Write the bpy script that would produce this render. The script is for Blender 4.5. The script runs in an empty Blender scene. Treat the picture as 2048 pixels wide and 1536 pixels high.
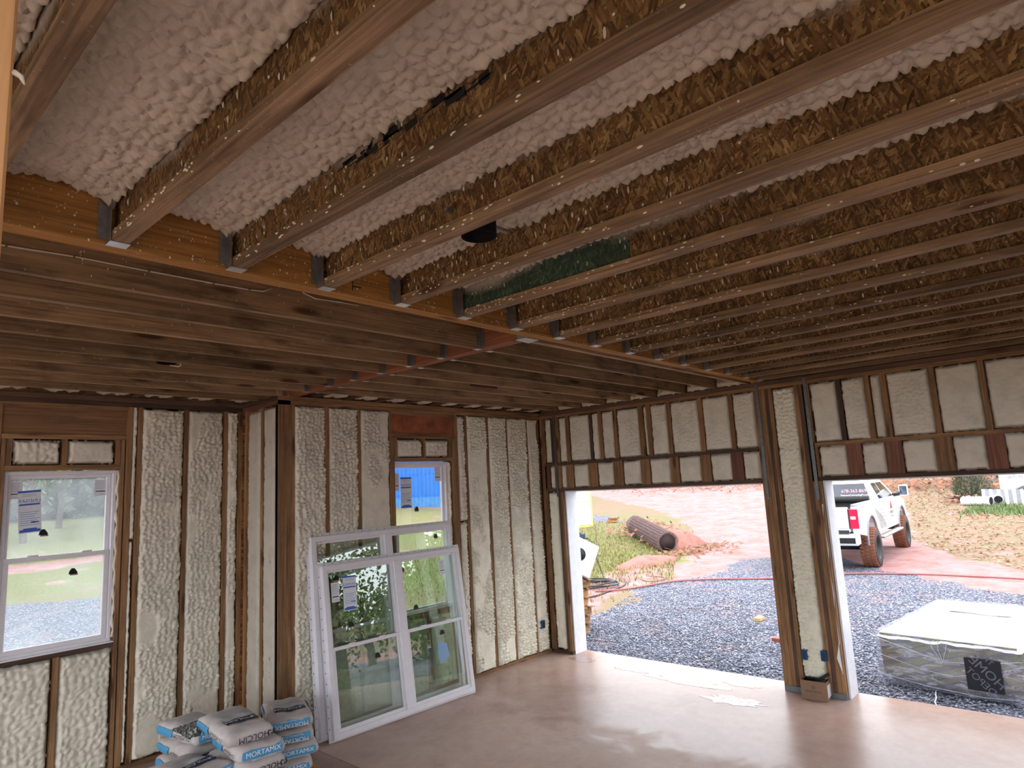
import bpy, math, random
import numpy as np
from mathutils import Vector, Matrix
PI = math.pi
rnd = random.Random(7)
SC = bpy.context.scene
COL = SC.collection

# ------------------------------------------------------------------ camera, sky, exposure
cam = bpy.data.cameras.new('camera'); camo = bpy.data.objects.new('camera', cam); COL.objects.link(camo)
F = Vector((.73770451, .65774993, .15217449)); R = Vector((.67049391, -.74014371, -.05123663)); U = Vector((-.0789301, -.13982956, .98702469))
M = Matrix((R, U, -F)).transposed().to_4x4(); M.translation = (-7.3752, -6.0843, 2.3217)
camo.matrix_world = M
cam.sensor_width = 36; cam.lens = 1304.474 * 36 / 2048; cam.clip_start = .05; cam.clip_end = 400
SC.camera = camo
SC.view_settings.view_transform = 'Standard'; SC.view_settings.look = 'None'
SC.view_settings.gamma = 1; SC.view_settings.use_curve_mapping = False
SC.view_settings.exposure = 2.0
w = bpy.data.worlds.new('overcast_sky'); SC.world = w; w.use_nodes = True
nt = w.node_tree; nt.nodes.clear()
wo = nt.nodes.new('ShaderNodeOutputWorld'); bg = nt.nodes.new('ShaderNodeBackground')
tc = nt.nodes.new('ShaderNodeTexCoord'); sx = nt.nodes.new('ShaderNodeSeparateXYZ'); cr = nt.nodes.new('ShaderNodeValToRGB')
nt.links.new(tc.outputs['Generated'], sx.inputs[0]); nt.links.new(sx.outputs['Z'], cr.inputs[0])
cr.color_ramp.elements[0].color = (.86, .92, 1.0, 1); cr.color_ramp.elements[1].color = (1.12, 1.12, 1.16, 1)
nt.links.new(cr.outputs[0], bg.inputs[0]); bg.inputs[1].default_value = 1.15; nt.links.new(bg.outputs[0], wo.inputs[0])
SC.cycles.max_bounces = 10; SC.cycles.diffuse_bounces = 6; SC.cycles.transparent_max_bounces = 24
SC.cycles.glossy_bounces = 4; SC.cycles.use_denoising = True
SC.cycles.caustics_reflective = False; SC.cycles.caustics_refractive = False

# ------------------------------------------------------------------ helpers
def lin(r, g, b):
    f = lambda c: (c / 255 / 12.92) if c / 255 <= .04045 else ((c / 255 + .055) / 1.055) ** 2.4
    return (f(r), f(g), f(b), 1)

BASE = {}
def base_of(o): return BASE.get(o.name, Vector((0, 0, 0))) if o else Vector((0, 0, 0))

def tag(o, label=None, cat=None, group=None, kind=None):
    if label: o['label'] = label
    if cat: o['category'] = cat
    if group: o['group'] = group
    if kind: o['kind'] = kind
    return o

def root(name, loc=(0, 0, 0), label=None, cat=None, group=None, kind=None, rot=None):
    o = bpy.data.objects.new(name, None); COL.objects.link(o); o.empty_display_size = .1
    o.location = loc; BASE[o.name] = Vector(loc)
    return tag(o, label, cat, group, kind)

def meshobj(name, me, mats, parent=None, center=None):
    o = bpy.data.objects.new(name, me); COL.objects.link(o)
    for m in (mats if isinstance(mats, (list, tuple)) else [mats]):
        if len(me.materials) < (len(mats) if isinstance(mats, (list, tuple)) else 1): me.materials.append(m)
    c = Vector(center) if center is not None else Vector((0, 0, 0))
    if parent:
        o.parent = parent
        o.location = c - base_of(parent)
    else: o.location = c
    BASE[o.name] = c
    return o

class MB:
    """collects shapes given in the frame of the scene (or of the thing) into one mesh"""
    def __init__(s): s.v = []; s.f = []; s.m = []
    def add(s, vs, fs, mi=0):
        n = len(s.v); s.v += [tuple(p) for p in vs]; s.f += [tuple(i + n for i in f) for f in fs]; s.m += [mi] * len(fs); return s
    def box(s, x0, x1, y0, y1, z0, z1, mi=0):
        if x0 > x1: x0, x1 = x1, x0
        if y0 > y1: y0, y1 = y1, y0
        vs = [(x0, y0, z0), (x1, y0, z0), (x1, y1, z0), (x0, y1, z0), (x0, y0, z1), (x1, y0, z1), (x1, y1, z1), (x0, y1, z1)]
        return s.add(vs, [(0, 3, 2, 1), (4, 5, 6, 7), (0, 1, 5, 4), (1, 2, 6, 5), (2, 3, 7, 6), (3, 0, 4, 7)], mi)
    def obox(s, c, ax, ay, az, mi=0):
        """box from centre and three half-axis vectors"""
        c = Vector(c); ax = Vector(ax); ay = Vector(ay); az = Vector(az)
        vs = [c + i * ax + j * ay + k * az for k in (-1, 1) for i, j in ((-1, -1), (1, -1), (1, 1), (-1, 1))]
        return s.add(vs, [(0, 3, 2, 1), (4, 5, 6, 7), (0, 1, 5, 4), (1, 2, 6, 5), (2, 3, 7, 6), (3, 0, 4, 7)], mi)
    def cbox(s, x0, x1, y0, y1, z0, z1, b=.01, mi=0):
        """box with bevelled edges"""
        cx, cy, cz = (x0 + x1) / 2, (y0 + y1) / 2, (z0 + z1) / 2
        hx, hy, hz = abs(x1 - x0) / 2, abs(y1 - y0) / 2, abs(z1 - z0) / 2
        b = min(b, hx * .9, hy * .9, hz * .9); vs = []; idx = {}
        for sx_ in (-1, 1):
            for sy in (-1, 1):
                for sz in (-1, 1):
                    for a in range(3):
                        d = [hx - b, hy - b, hz - b]; d[a] += b
                        idx[(sx_, sy, sz, a)] = len(vs); vs.append((cx + sx_ * d[0], cy + sy * d[1], cz + sz * d[2]))
        fs = []
        for a in range(3):
            o1, o2 = (a + 1) % 3, (a + 2) % 3
            for sg in (-1, 1):
                q = []
                for p1, p2 in ((-1, -1), (1, -1), (1, 1), (-1, 1)):
                    k = [0, 0, 0]; k[a] = sg; k[o1] = p1; k[o2] = p2; q.append(idx[(*k, a)])
                fs.append(tuple(q if sg > 0 else q[::-1]))
            for p1 in (-1, 1):
                for p2 in (-1, 1):
                    q = []
                    for sg, t in ((-1, o1), (1, o1), (1, o2), (-1, o2)):
                        k = [0, 0, 0]; k[a] = sg; k[o1] = p1; k[o2] = p2; q.append(idx[(*k, t)])
                    fs.append(tuple(q if p1 * p2 > 0 else q[::-1]))
        for k in [(i, j, l) for i in (-1, 1) for j in (-1, 1) for l in (-1, 1)]:
            q = [idx[(*k, a)] for a in range(3)]
            fs.append(tuple(q if k[0] * k[1] * k[2] > 0 else q[::-1]))
        return s.add(vs, fs, mi)
    def tube(s, pts, r, n=8, mi=0, cap=True):
        pts = [Vector(p) for p in pts]; rs = r if isinstance(r, (list, tuple)) else [r] * len(pts)
        vs = []; prev = None
        for i, p in enumerate(pts):
            t = (pts[min(i + 1, len(pts) - 1)] - pts[max(i - 1, 0)]).normalized()
            if prev is None: a = t.orthogonal().normalized()
            else:
                a = prev - t * prev.dot(t)
                a = a.normalized() if a.length > 1e-6 else t.orthogonal().normalized()
            prev = a; b = t.cross(a)
            vs += [p + rs[i] * (math.cos(2 * PI * k / n) * a + math.sin(2 * PI * k / n) * b) for k in range(n)]
        fs = [(i * n + k, i * n + (k + 1) % n, (i + 1) * n + (k + 1) % n, (i + 1) * n + k) for i in range(len(pts) - 1) for k in range(n)]
        if cap: fs += [tuple(range(n))[::-1], tuple((len(pts) - 1) * n + k for k in range(n))]
        return s.add(vs, fs, mi)
    def lathe(s, prof, c=(0, 0, 0), axis='z', n=24, mi=0):
        vs = []
        for (r, h) in prof:
            for k in range(n):
                a = 2 * PI * k / n; p = (r * math.cos(a), r * math.sin(a), h)
                if axis == 'y': p = (p[0], p[2], p[1])
                if axis == 'x': p = (p[2], p[0], p[1])
                vs.append((p[0] + c[0], p[1] + c[1], p[2] + c[2]))
        fs = [(i * n + k, i * n + (k + 1) % n, (i + 1) * n + (k + 1) % n, (i + 1) * n + k) for i in range(len(prof) - 1) for k in range(n)]
        return s.add(vs, fs, mi)
    def prism(s, poly, axis, a, b, mi=0):
        """poly: 2D outline; extruded along axis from a to b"""
        n = len(poly); f = {'x': lambda p, t: (t, p[0], p[1]), 'y': lambda p, t: (p[0], t, p[1]), 'z': lambda p, t: (p[0], p[1], t)}[axis]
        vs = [f(p, a) for p in poly] + [f(p, b) for p in poly]
        fs = [tuple(range(n))[::-1], tuple(range(n, 2 * n))] + [(i, (i + 1) % n, n + (i + 1) % n, n + i) for i in range(n)]
        return s.add(vs, fs, mi)
    def build(s, name, mats, parent=None, smooth=False, origin=None):
        v = np.array(s.v, dtype=float)
        c = (v.min(0) + v.max(0)) / 2 if origin is None else np.array(origin, dtype=float)
        me = bpy.data.meshes.new(name); me.from_pydata((v - c).tolist(), [], s.f)
        o = meshobj(name, me, mats, parent, c)
        me.polygons.foreach_set('material_index', s.m)
        if smooth: me.polygons.foreach_set('use_smooth', [True] * len(s.f))
        me.update(); return o

def box(name, x0, x1, y0, y1, z0, z1, mat, parent=None):
    return MB().box(x0, x1, y0, y1, z0, z1).build(name, mat, parent)

def copy_tree(o, parent=None, dz=None):
    c = o.copy(); COL.objects.link(c)
    BASE[c.name] = base_of(o).copy()
    if parent: c.parent = parent
    for ch in [q for q in bpy.data.objects if q.parent == o]: copy_tree(ch, c)
    return c

def text(name, s, size, mat, parent, mloc, extr=.0005, align='CENTER', sx_=1.0):
    """flat lettering; mloc is a 4x4 matrix in the frame of the parent"""
    cu = bpy.data.curves.new(name, 'FONT'); cu.body = s; cu.size = size; cu.extrude = extr
    cu.align_x = align; cu.align_y = 'CENTER'; cu.resolution_u = 3
    tmp = bpy.data.objects.new('tmp', cu); COL.objects.link(tmp)
    me = bpy.data.meshes.new_from_object(tmp.evaluated_get(bpy.context.evaluated_depsgraph_get()))
    bpy.data.objects.remove(tmp)
    me.name = name; me.materials.clear(); me.materials.append(mat)
    if sx_ != 1.0: me.transform(Matrix.Diagonal((sx_, 1, 1, 1)))
    o = bpy.data.objects.new(name, me); COL.objects.link(o); o.parent = parent
    m = mloc.copy(); m.translation = m.translation - base_of(parent) if parent.parent or True else m.translation
    o.matrix_local = m
    BASE[o.name] = Vector(mloc.translation)
    return o

def frame_m(loc, xdir, ydir):
    x = Vector(xdir).normalized(); y = Vector(ydir); y = (y - x * y.dot(x)).normalized(); z = x.cross(y)
    m = Matrix((x, y, z)).transposed().to_4x4(); m.translation = loc; return m

# numpy noise -------------------------------------------------------
def _h(ix, iy, seed):
    n = (ix.astype(np.int64) * 374761393 + iy.astype(np.int64) * 668265263 + seed * 1274126177) & 0x7fffffff
    n = ((n ^ (n >> 13)) * 1103515245 + 12345) & 0x7fffffff
    n = ((n ^ (n >> 16)) * 1911520717) & 0x7fffffff
    return (n & 0xffffff) / float(0xffffff)
def vnoise(x, y, seed=0):
    ix = np.floor(x); iy = np.floor(y); fx = x - ix; fy = y - iy
    fx = fx * fx * (3 - 2 * fx); fy = fy * fy * (3 - 2 * fy)
    a = _h(ix, iy, seed); b = _h(ix + 1, iy, seed); c = _h(ix, iy + 1, seed); d = _h(ix + 1, iy + 1, seed)
    return (a * (1 - fx) + b * fx) * (1 - fy) + (c * (1 - fx) + d * fx) * fy
def fbm(x, y, seed=0, o=4):
    t = 0; a = .5
    for i in range(o): t = t + a * vnoise(x * 2 ** i, y * 2 ** i, seed + i * 17); a *= .5
    return t / (1 - .5 ** o)
def domes(x, y, seed=0):
    """rounded lumps: 1 at a lump's middle, 0 in the creases"""
    ix = np.floor(x); iy = np.floor(y); best = np.full(np.shape(x), 9.0); sec = best.copy()
    for dx in (-1, 0, 1):
        for dy in (-1, 0, 1):
            jx = ix + dx; jy = iy + dy
            px = jx + .15 + .7 * _h(jx, jy, seed); py = jy + .15 + .7 * _h(jx, jy, seed + 5)
            d = np.hypot(x - px, y - py); sec = np.minimum(sec, np.maximum(best, d)); best = np.minimum(best, d)
    return np.clip((sec - best) * 1.5, 0, 1) ** .6

# ------------------------------------------------------------------ materials
def newmat(name):
    m = bpy.data.materials.new(name); m.use_nodes = True; nt = m.node_tree
    b = nt.nodes['Principled BSDF']; b.inputs['Roughness'].default_value = .7
    if 'Specular IOR Level' in b.inputs: b.inputs['Specular IOR Level'].default_value = .3
    return m, nt, b
def N(nt, t, **kw):
    n = nt.nodes.new(t)
    for k, v in kw.items():
        if k in n.inputs: n.inputs[k].default_value = v
        else: setattr(n, k, v)
    return n
def ramp(nt, fac, stops, interp='LINEAR'):
    r = nt.nodes.new('ShaderNodeValToRGB'); e = r.color_ramp.elements; r.color_ramp.interpolation = interp
    while len(e) < len(stops): e.new(.5)
    for i, (p, c) in enumerate(stops):
        e[i].position = p; e[i].color = c if len(c) == 4 else (*c, 1)
    nt.links.new(fac, r.inputs[0]); return r
def mix(nt, fac, a, b, blend='MIX'):
    m = nt.nodes.new('ShaderNodeMix'); m.data_type = 'RGBA'; m.blend_type = blend
    for s, v in ((m.inputs[0], fac), (m.inputs[6], a), (m.inputs[7], b)):
        if hasattr(v, 'is_linked') or hasattr(v, 'links'): nt.links.new(v, s)
        elif isinstance(v, (int, float)): s.default_value = v
        else: s.default_value = v if len(v) == 4 else (*v, 1)
    return m.outputs[2]
def coords(nt, scale=(1, 1, 1), rnd_off=True, rot=(0, 0, 0)):
    t = nt.nodes.new('ShaderNodeTexCoord'); v = t.outputs['Object']
    if rnd_off:
        oi = nt.nodes.new('ShaderNodeObjectInfo'); mu = nt.nodes.new('ShaderNodeMath'); mu.operation = 'MULTIPLY'; mu.inputs[1].default_value = 37.0
        nt.links.new(oi.outputs['Random'], mu.inputs[0]); ad = nt.nodes.new('ShaderNodeVectorMath'); ad.operation = 'ADD'
        nt.links.new(v, ad.inputs[0]); nt.links.new(mu.outputs[0], ad.inputs[1]); v = ad.outputs[0]
    mp = nt.nodes.new('ShaderNodeMapping'); mp.inputs['Scale'].default_value = scale; mp.inputs['Rotation'].default_value = rot
    nt.links.new(v, mp.inputs[0]); return mp.outputs[0]
def noise(nt, vec, scale=5, detail=4, rough=.6, dist=0):
    n = N(nt, 'ShaderNodeTexNoise'); n.inputs['Scale'].default_value = scale; n.inputs['Detail'].default_value = detail
    n.inputs['Roughness'].default_value = rough; n.inputs['Distortion'].default_value = dist; nt.links.new(vec, n.inputs['Vector']); return n.outputs['Fac']
def bump(nt, b, h, strength=.3, dist=.01):
    n = nt.nodes.new('ShaderNodeBump'); n.inputs['Strength'].default_value = strength; n.inputs['Distance'].default_value = dist
    nt.links.new(h, n.inputs['Height']); nt.links.new(n.outputs[0], b.inputs['Normal'])

def plain(name, c, rough=.6, metal=0, spec=.3, var=.12, scale=12):
    m, nt, b = newmat(name); b.inputs['Roughness'].default_value = rough; b.inputs['Metallic'].default_value = metal
    b.inputs['Specular IOR Level'].default_value = spec
    v = coords(nt); n = noise(nt, v, scale, 4)
    d = tuple(x * (1 - var) for x in c[:3]); l = tuple(min(1, x * (1 + var)) for x in c[:3])
    r = ramp(nt, n, [(.3, d), (.7, l)]); nt.links.new(r.outputs[0], b.inputs['Base Color']); return m

def wood(name, axis, dark, light, grime=.35, knots=True, spots=0.0, vary=.3):
    m, nt, b = newmat(name); b.inputs['Roughness'].default_value = .75
    sc = {'x': (.35, 5, 5), 'y': (5, .35, 5), 'z': (5, 5, .35)}[axis]
    v = coords(nt, sc); n1 = noise(nt, v, 4.5, 5, .62, .8)
    r = ramp(nt, n1, [(.28, dark), (.5, tuple((a + c) / 2 for a, c in zip(dark[:3], light[:3]))), (.72, light)])
    c = r.outputs[0]
    n2 = noise(nt, coords(nt, {'x': (.5, 30, 30), 'y': (30, .5, 30), 'z': (30, 30, .5)}[axis]), 3, 3, .6)
    c = mix(nt, ramp(nt, n2, [(.45, (0, 0, 0)), (.65, (.55, .55, .55))]).outputs[0], c, tuple(x * .5 for x in dark[:3]))
    n3 = noise(nt, coords(nt, {'x': (1, 2.5, 2.5), 'y': (2.5, 1, 2.5), 'z': (2.5, 2.5, 1)}[axis]), 2.2, 5, .65, .4)
    g = ramp(nt, n3, [(.48, (0, 0, 0)), (.72, (grime, grime, grime))]).outputs[0]
    c = mix(nt, g, c, lin(58, 48, 42))
    if knots:
        vo = N(nt, 'ShaderNodeTexVoronoi'); vo.inputs['Scale'].default_value = 1.0
        nt.links.new(coords(nt, {'x': (1.6, 7, 7), 'y': (7, 1.6, 7), 'z': (7, 7, 1.6)}[axis]), vo.inputs['Vector'])
        k = ramp(nt, vo.outputs['Distance'], [(.10, (.85, .85, .85)), (.2, (0, 0, 0))]).outputs[0]
        c = mix(nt, k, c, lin(70, 38, 24))
    oi = nt.nodes.new('ShaderNodeObjectInfo'); hs = nt.nodes.new('ShaderNodeHueSaturation')
    mr = nt.nodes.new('ShaderNodeMapRange'); mr.inputs['To Min'].default_value = 1 - vary; mr.inputs['To Max'].default_value = 1 + vary
    nt.links.new(oi.outputs['Random'], mr.inputs[0]); nt.links.new(mr.outputs[0], hs.inputs['Value']); nt.links.new(c, hs.inputs['Color'])
    c = hs.outputs[0]
    if spots:
        vs = N(nt, 'ShaderNodeTexVoronoi'); vs.inputs['Scale'].default_value = 42; nt.links.new(coords(nt), vs.inputs['Vector'])
        dn = noise(nt, coords(nt), 2.5, 2)
        s1 = ramp(nt, vs.outputs['Distance'], [(.13, (1, 1, 1)), (.17, (0, 0, 0))]).outputs[0]
        s2 = ramp(nt, dn, [(.5, (0, 0, 0)), (.56, (spots, spots, spots))]).outputs[0]
        mm = mix(nt, 1.0, s1, s2, 'MULTIPLY'); c = mix(nt, mm, c, FOAMC)
    nt.links.new(c, b.inputs['Base Color']); bump(nt, b, n2, .25, .002); return m

FOAMC = (.60, .545, .455, 1)
def foam_mat(name, col, var=.18):
    m, nt, b = newmat(name); b.inputs['Roughness'].default_value = .62
    v = coords(nt); n = noise(nt, v, 7, 5, .6); n2 = noise(nt, v, 55, 4, .65)
    c = ramp(nt, n, [(.25, tuple(x * (1 - var) for x in col[:3])), (.5, col), (.8, tuple(min(1, x * 1.1) for x in col[:3]))]).outputs[0]
    nt.links.new(c, b.inputs['Base Color']); bump(nt, b, n2, .35, .006)
    return m

def osb_mat(name, tint=1.0, green=False, spray=True):
    m, nt, b = newmat(name); b.inputs['Roughness'].default_value = .7
    cs = []
    wob = coords(nt)
    for k, (ang, seed) in enumerate(((.25, 0), (1.15, 3.3), (1.9, 7.1))):
        t = nt.nodes.new('ShaderNodeTexCoord'); oi = nt.nodes.new('ShaderNodeObjectInfo')
        mu = N(nt, 'ShaderNodeMath', operation='MULTIPLY'); mu.inputs[1].default_value = 37
        nt.links.new(oi.outputs['Random'], mu.inputs[0]); ad = N(nt, 'ShaderNodeVectorMath', operation='ADD')
        nt.links.new(t.outputs['Object'], ad.inputs[0]); nt.links.new(mu.outputs[0], ad.inputs[1])
        ro = N(nt, 'ShaderNodeVectorRotate', rotation_type='X_AXIS'); ro.inputs['Angle'].default_value = ang; nt.links.new(ad.outputs[0], ro.inputs[0])
        mp = nt.nodes.new('ShaderNodeMapping'); mp.inputs['Scale'].default_value = (6, 24, 115); mp.inputs['Location'].default_value = (seed, seed, seed)
        nt.links.new(ro.outputs[0], mp.inputs[0])
        vo = N(nt, 'ShaderNodeTexVoronoi'); vo.inputs['Scale'].default_value = 1; nt.links.new(mp.outputs[0], vo.inputs['Vector'])
        sp = nt.nodes.new('ShaderNodeSeparateColor'); nt.links.new(vo.outputs['Color'], sp.inputs[0])
        cs.append((sp.outputs[0], sp.outputs[1]))
    lo = [(.0, lin(80, 60, 38)), (.25, lin(104, 80, 50)), (.5, lin(124, 96, 60)), (.8, lin(150, 122, 80)), (.92, lin(176, 148, 104)), (1, lin(64, 44, 30))]
    if green: lo = [(p, (c[0] * .22 + .008, c[1] * .5 + .03, c[2] * .6 + .03, 1)) for p, c in lo]
    r1 = ramp(nt, cs[0][0], lo).outputs[0]; r2 = ramp(nt, cs[1][0], lo).outputs[0]; r3 = ramp(nt, cs[2][0], lo).outputs[0]
    s1 = ramp(nt, cs[1][1], [(.49, (0, 0, 0)), (.51, (1, 1, 1))]).outputs[0]
    s2 = ramp(nt, cs[2][1], [(.62, (0, 0, 0)), (.64, (1, 1, 1))]).outputs[0]
    c = mix(nt, s2, mix(nt, s1, r1, r2), r3)
    n0 = noise(nt, wob, 3, 3); c = mix(nt, .75, c, ramp(nt, n0, [(.3, (.55, .5, .45)), (.7, (1.15, 1.15, 1.15))]).outputs[0], 'MULTIPLY')
    n3 = noise(nt, wob, 90, 3); c = mix(nt, ramp(nt, n3, [(.62, (0, 0, 0)), (.72, (.8, .8, .8))]).outputs[0], c, lin(40, 26, 18))
    if tint != 1: c = mix(nt, 1.0, c, (tint, tint, tint, 1), 'MULTIPLY')
    if spray:
        # overspray of foam on the upper part of the web, ragged along its length
        t = nt.nodes.new('ShaderNodeTexCoord'); sp = nt.nodes.new('ShaderNodeSeparateXYZ'); nt.links.new(t.outputs['Object'], sp.inputs[0])
        n1 = noise(nt, coords(nt, (1, 1, 1)), 1.6, 2, .5); n2 = noise(nt, wob, 70, 4, .8)
        a = N(nt, 'ShaderNodeMath', operation='MULTIPLY_ADD'); nt.links.new(n1, a.inputs[0]); a.inputs[1].default_value = .30
        nt.links.new(sp.outputs['Z'], a.inputs[2])
        a2 = N(nt, 'ShaderNodeMath', operation='MULTIPLY_ADD'); nt.links.new(n2, a2.inputs[0]); a2.inputs[1].default_value = .09; nt.links.new(a.outputs[0], a2.inputs[2])
        f = ramp(nt, a2.outputs[0], [(.215, (0, 0, 0)), (.27, (.95, .95, .95))]).outputs[0]
        c = mix(nt, f, c, tuple(x * .78 for x in FOAMC[:3]))
        vs = N(nt, 'ShaderNodeTexVoronoi'); vs.inputs['Scale'].default_value = 1; nt.links.new(coords(nt, (30, 34, 15)), vs.inputs['Vector'])
        s1 = ramp(nt, vs.outputs['Distance'], [(.09, (1, 1, 1)), (.13, (0, 0, 0))]).outputs[0]
        dn = ramp(nt, noise(nt, coords(nt), 2.0, 2), [(.56, (0, 0, 0)), (.62, (1, 1, 1))]).outputs[0]
        c = mix(nt, mix(nt, 1.0, s1, dn, 'MULTIPLY'), c, FOAMC)
    nt.links.new(c, b.inputs['Base Color']); bump(nt, b, cs[0][0], .25, .002); return m

def glass_mat(name, tint, fog=0.0, refl=1.0, rough=0.0):
    """thin pane: clear transmission, Fresnel reflection, optional mist on the glass"""
    m, nt, b = newmat(name); nt.nodes.remove(b); out = nt.nodes['Material Output']
    tr = N(nt, 'ShaderNodeBsdfTransparent'); tr.inputs[0].default_value = (*tint, 1)
    gl = N(nt, 'ShaderNodeBsdfGlossy'); gl.inputs['Roughness'].default_value = rough
    ge = N(nt, 'ShaderNodeNewGeometry'); dt = N(nt, 'ShaderNodeVectorMath', operation='DOT_PRODUCT'); nt.links.new(ge.outputs['Normal'], dt.inputs[0]); nt.links.new(ge.outputs['Incoming'], dt.inputs[1])
    ab = N(nt, 'ShaderNodeMath', operation='ABSOLUTE'); nt.links.new(dt.outputs['Value'], ab.inputs[0]); su = N(nt, 'ShaderNodeMath', operation='SUBTRACT'); su.inputs[0].default_value = 1.0; nt.links.new(ab.outputs[0], su.inputs[1])
    pw_ = N(nt, 'ShaderNodeMath', operation='POWER'); nt.links.new(su.outputs[0], pw_.inputs[0]); pw_.inputs[1].default_value = 5.0
    fr = N(nt, 'ShaderNodeMath', operation='MULTIPLY_ADD'); nt.links.new(pw_.outputs[0], fr.inputs[0]); fr.inputs[1].default_value = .957; fr.inputs[2].default_value = .043   # reflectance of a pane face by angle
    mu = N(nt, 'ShaderNodeMath', operation='MULTIPLY'); mu.inputs[1].default_value = refl; mu.use_clamp = True; nt.links.new(fr.outputs[0], mu.inputs[0])
    mx = N(nt, 'ShaderNodeMixShader'); nt.links.new(mu.outputs[0], mx.inputs[0]); nt.links.new(tr.outputs[0], mx.inputs[1]); nt.links.new(gl.outputs[0], mx.inputs[2])
    s = mx.outputs[0]
    if fog:
        tl = N(nt, 'ShaderNodeBsdfTranslucent'); tl.inputs[0].default_value = (.85, .87, .9, 1)
        n = noise(nt, coords(nt), 2.2, 4, .6); r = ramp(nt, n, [(.3, (fog * .4,) * 3), (.7, (fog,) * 3)])
        m2 = N(nt, 'ShaderNodeMixShader'); nt.links.new(r.outputs[0], m2.inputs[0]); nt.links.new(s, m2.inputs[1]); nt.links.new(tl.outputs[0], m2.inputs[2]); s = m2.outputs[0]
    nt.links.new(s, out.inputs[0]); return m

STUD = {a: wood('pine_stud_' + a, a, lin(116, 84, 56), lin(168, 130, 92), .45, vary=.18) for a in 'xyz'}
LUMB = wood('weathered_pine_x', 'x', lin(126, 103, 78), lin(180, 151, 116), .75, vary=.28)
LUMBY = wood('weathered_pine_y', 'y', lin(114, 92, 68), lin(164, 136, 102), .6)
DARKW = {a: wood('stained_stud_' + a, a, lin(74, 56, 48), lin(112, 86, 70), .5) for a in 'xyz'}
REDW = {a: wood('red_stained_' + a, a, lin(104, 66, 54), lin(140, 98, 80), .3, knots=False) for a in 'xyz'}
FLAN = wood('joist_flange', 'y', lin(104, 84, 62), lin(168, 140, 112), .5, spots=.3, vary=.3)
LVLX = wood('laminated_beam_x', 'x', lin(150, 104, 50), lin(192, 144, 80), .35, spots=.6, vary=.05)
LVLY = wood('laminated_beam_y', 'y', lin(130, 78, 54), lin(164, 108, 74), .3, vary=.05)
HEADR = wood('header_plank', 'x', lin(118, 86, 60), lin(152, 114, 82), .3, vary=.05)
OSB = osb_mat('strand_board_web'); OSBG = osb_mat('green_strand_board', green=True); OSBP = osb_mat('strand_board_panel', 1.1, spray=False)
FOAM = foam_mat('spray_foam', FOAMC); FOAMY = foam_mat('spray_foam_yellow_lit', (.82, .79, .65, 1)); FOAMW = foam_mat('spray_foam_wall_lit', (.71, .66, .55, 1)); FOAMD = foam_mat('spray_foam_dull', (.52, .47, .39, 1))  # yellow and wall foam made paler, brighter light on the walls put into their colour
GALV = plain('galvanised_steel', (.32, .33, .34), .38, .85, .5, .2, 30)
GALVL = plain('bright_steel', (.62, .63, .65), .3, .7, .5, .1, 30)
STRAPM = plain('dull_strap_steel', (.13, .135, .14), .45, .7, .5, .25, 30)
WHITEV = plain('white_vinyl', (.74, .72, .76), .35, 0, .4, .04)
WHITEB = plain('white_board', (.74, .76, .82), .5, 0, .4, .06)
BLACK = plain('black_plastic', (.010, .010, .011), .45, 0, .3); MATTB = plain('matt_black_steel', (.006, .006, .006), .7, 0, .1)
BLUEB = plain('blue_box_plastic', (.02, .09, .2), .4)
WHITEW = plain('white_cable_sheath', (.6, .58, .52), .5)
INK = plain('black_ink', (.015, .016, .02), .6, var=.02); WINK = plain('white_ink', (.8, .8, .8), .6, var=.02)
NAVY = plain('navy_print', (.02, .028, .05), .5, var=.05); SKYB = plain('sky_blue_print', (.075, .30, .52), .5, var=.08)
LBLUE = plain('pale_blue_print', (.25, .4, .62), .5, var=.05); GREYP = plain('grey_print', (.33, .34, .36), .6, var=.1)
PAPERB = plain('dusty_bag_paper', (.52, .47, .45), .75, var=.16, scale=9)
STICK = plain('white_sticker', (.74, .76, .82), .5, var=.03); BLUEP = plain('blue_sticker_print', (.06, .13, .5), .5, var=.05)
RUBBER = plain('muddy_tyre', lin(128, 84, 66), .9, var=.3, scale=25); DRUB = plain('dark_tyre', (.05, .047, .05), .8, var=.2)

# ------------------------------------------------------------------ concrete slab
m, nt, b = newmat('damp_concrete')
v = coords(nt, rnd_off=False); n1 = noise(nt, v, 1.1, 6, .65, .3); n2 = noise(nt, v, 9, 6, .7); n3 = noise(nt, v, 60, 3)
c = ramp(nt, n1, [(.28, lin(178, 148, 136)), (.5, lin(200, 174, 162)), (.75, lin(214, 192, 182))]).outputs[0]
c = mix(nt, .35, c, ramp(nt, n2, [(.3, (.62, .58, .55)), (.7, (1.1, 1.1, 1.1))]).outputs[0], 'MULTIPLY')
sp = nt.nodes.new('ShaderNodeSeparateXYZ'); nt.links.new(v, sp.inputs[0])
mr = nt.nodes.new('ShaderNodeMapRange'); mr.inputs['From Min'].default_value = -1.5; mr.inputs['From Max'].default_value = .35
nt.links.new(sp.outputs['X'], mr.inputs[0]); ad = N(nt, 'ShaderNodeMath', operation='MULTIPLY_ADD')
nt.links.new(noise(nt, v, 1.7, 4, .6, .5), ad.inputs[0]); ad.inputs[1].default_value = 1.2; nt.links.new(mr.outputs[0], ad.inputs[2])
wet = ramp(nt, ad.outputs[0], [(1.02, (0, 0, 0)), (1.22, (1, 1, 1))]).outputs[0]
wetm = N(nt, 'ShaderNodeMath', operation='DIVIDE'); nt.links.new(ad.outputs[0], wetm.inputs[0]); wetm.inputs[1].default_value = 2.2
wet = ramp(nt, wetm.outputs[0], [(.53, (0, 0, 0)), (.62, (1, 1, 1))]).outputs[0]
c = mix(nt, wet, c, mix(nt, 1.0, c, (.72, .68, .66, 1), 'MULTIPLY')); nt.links.new(c, b.inputs['Base Color'])
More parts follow.
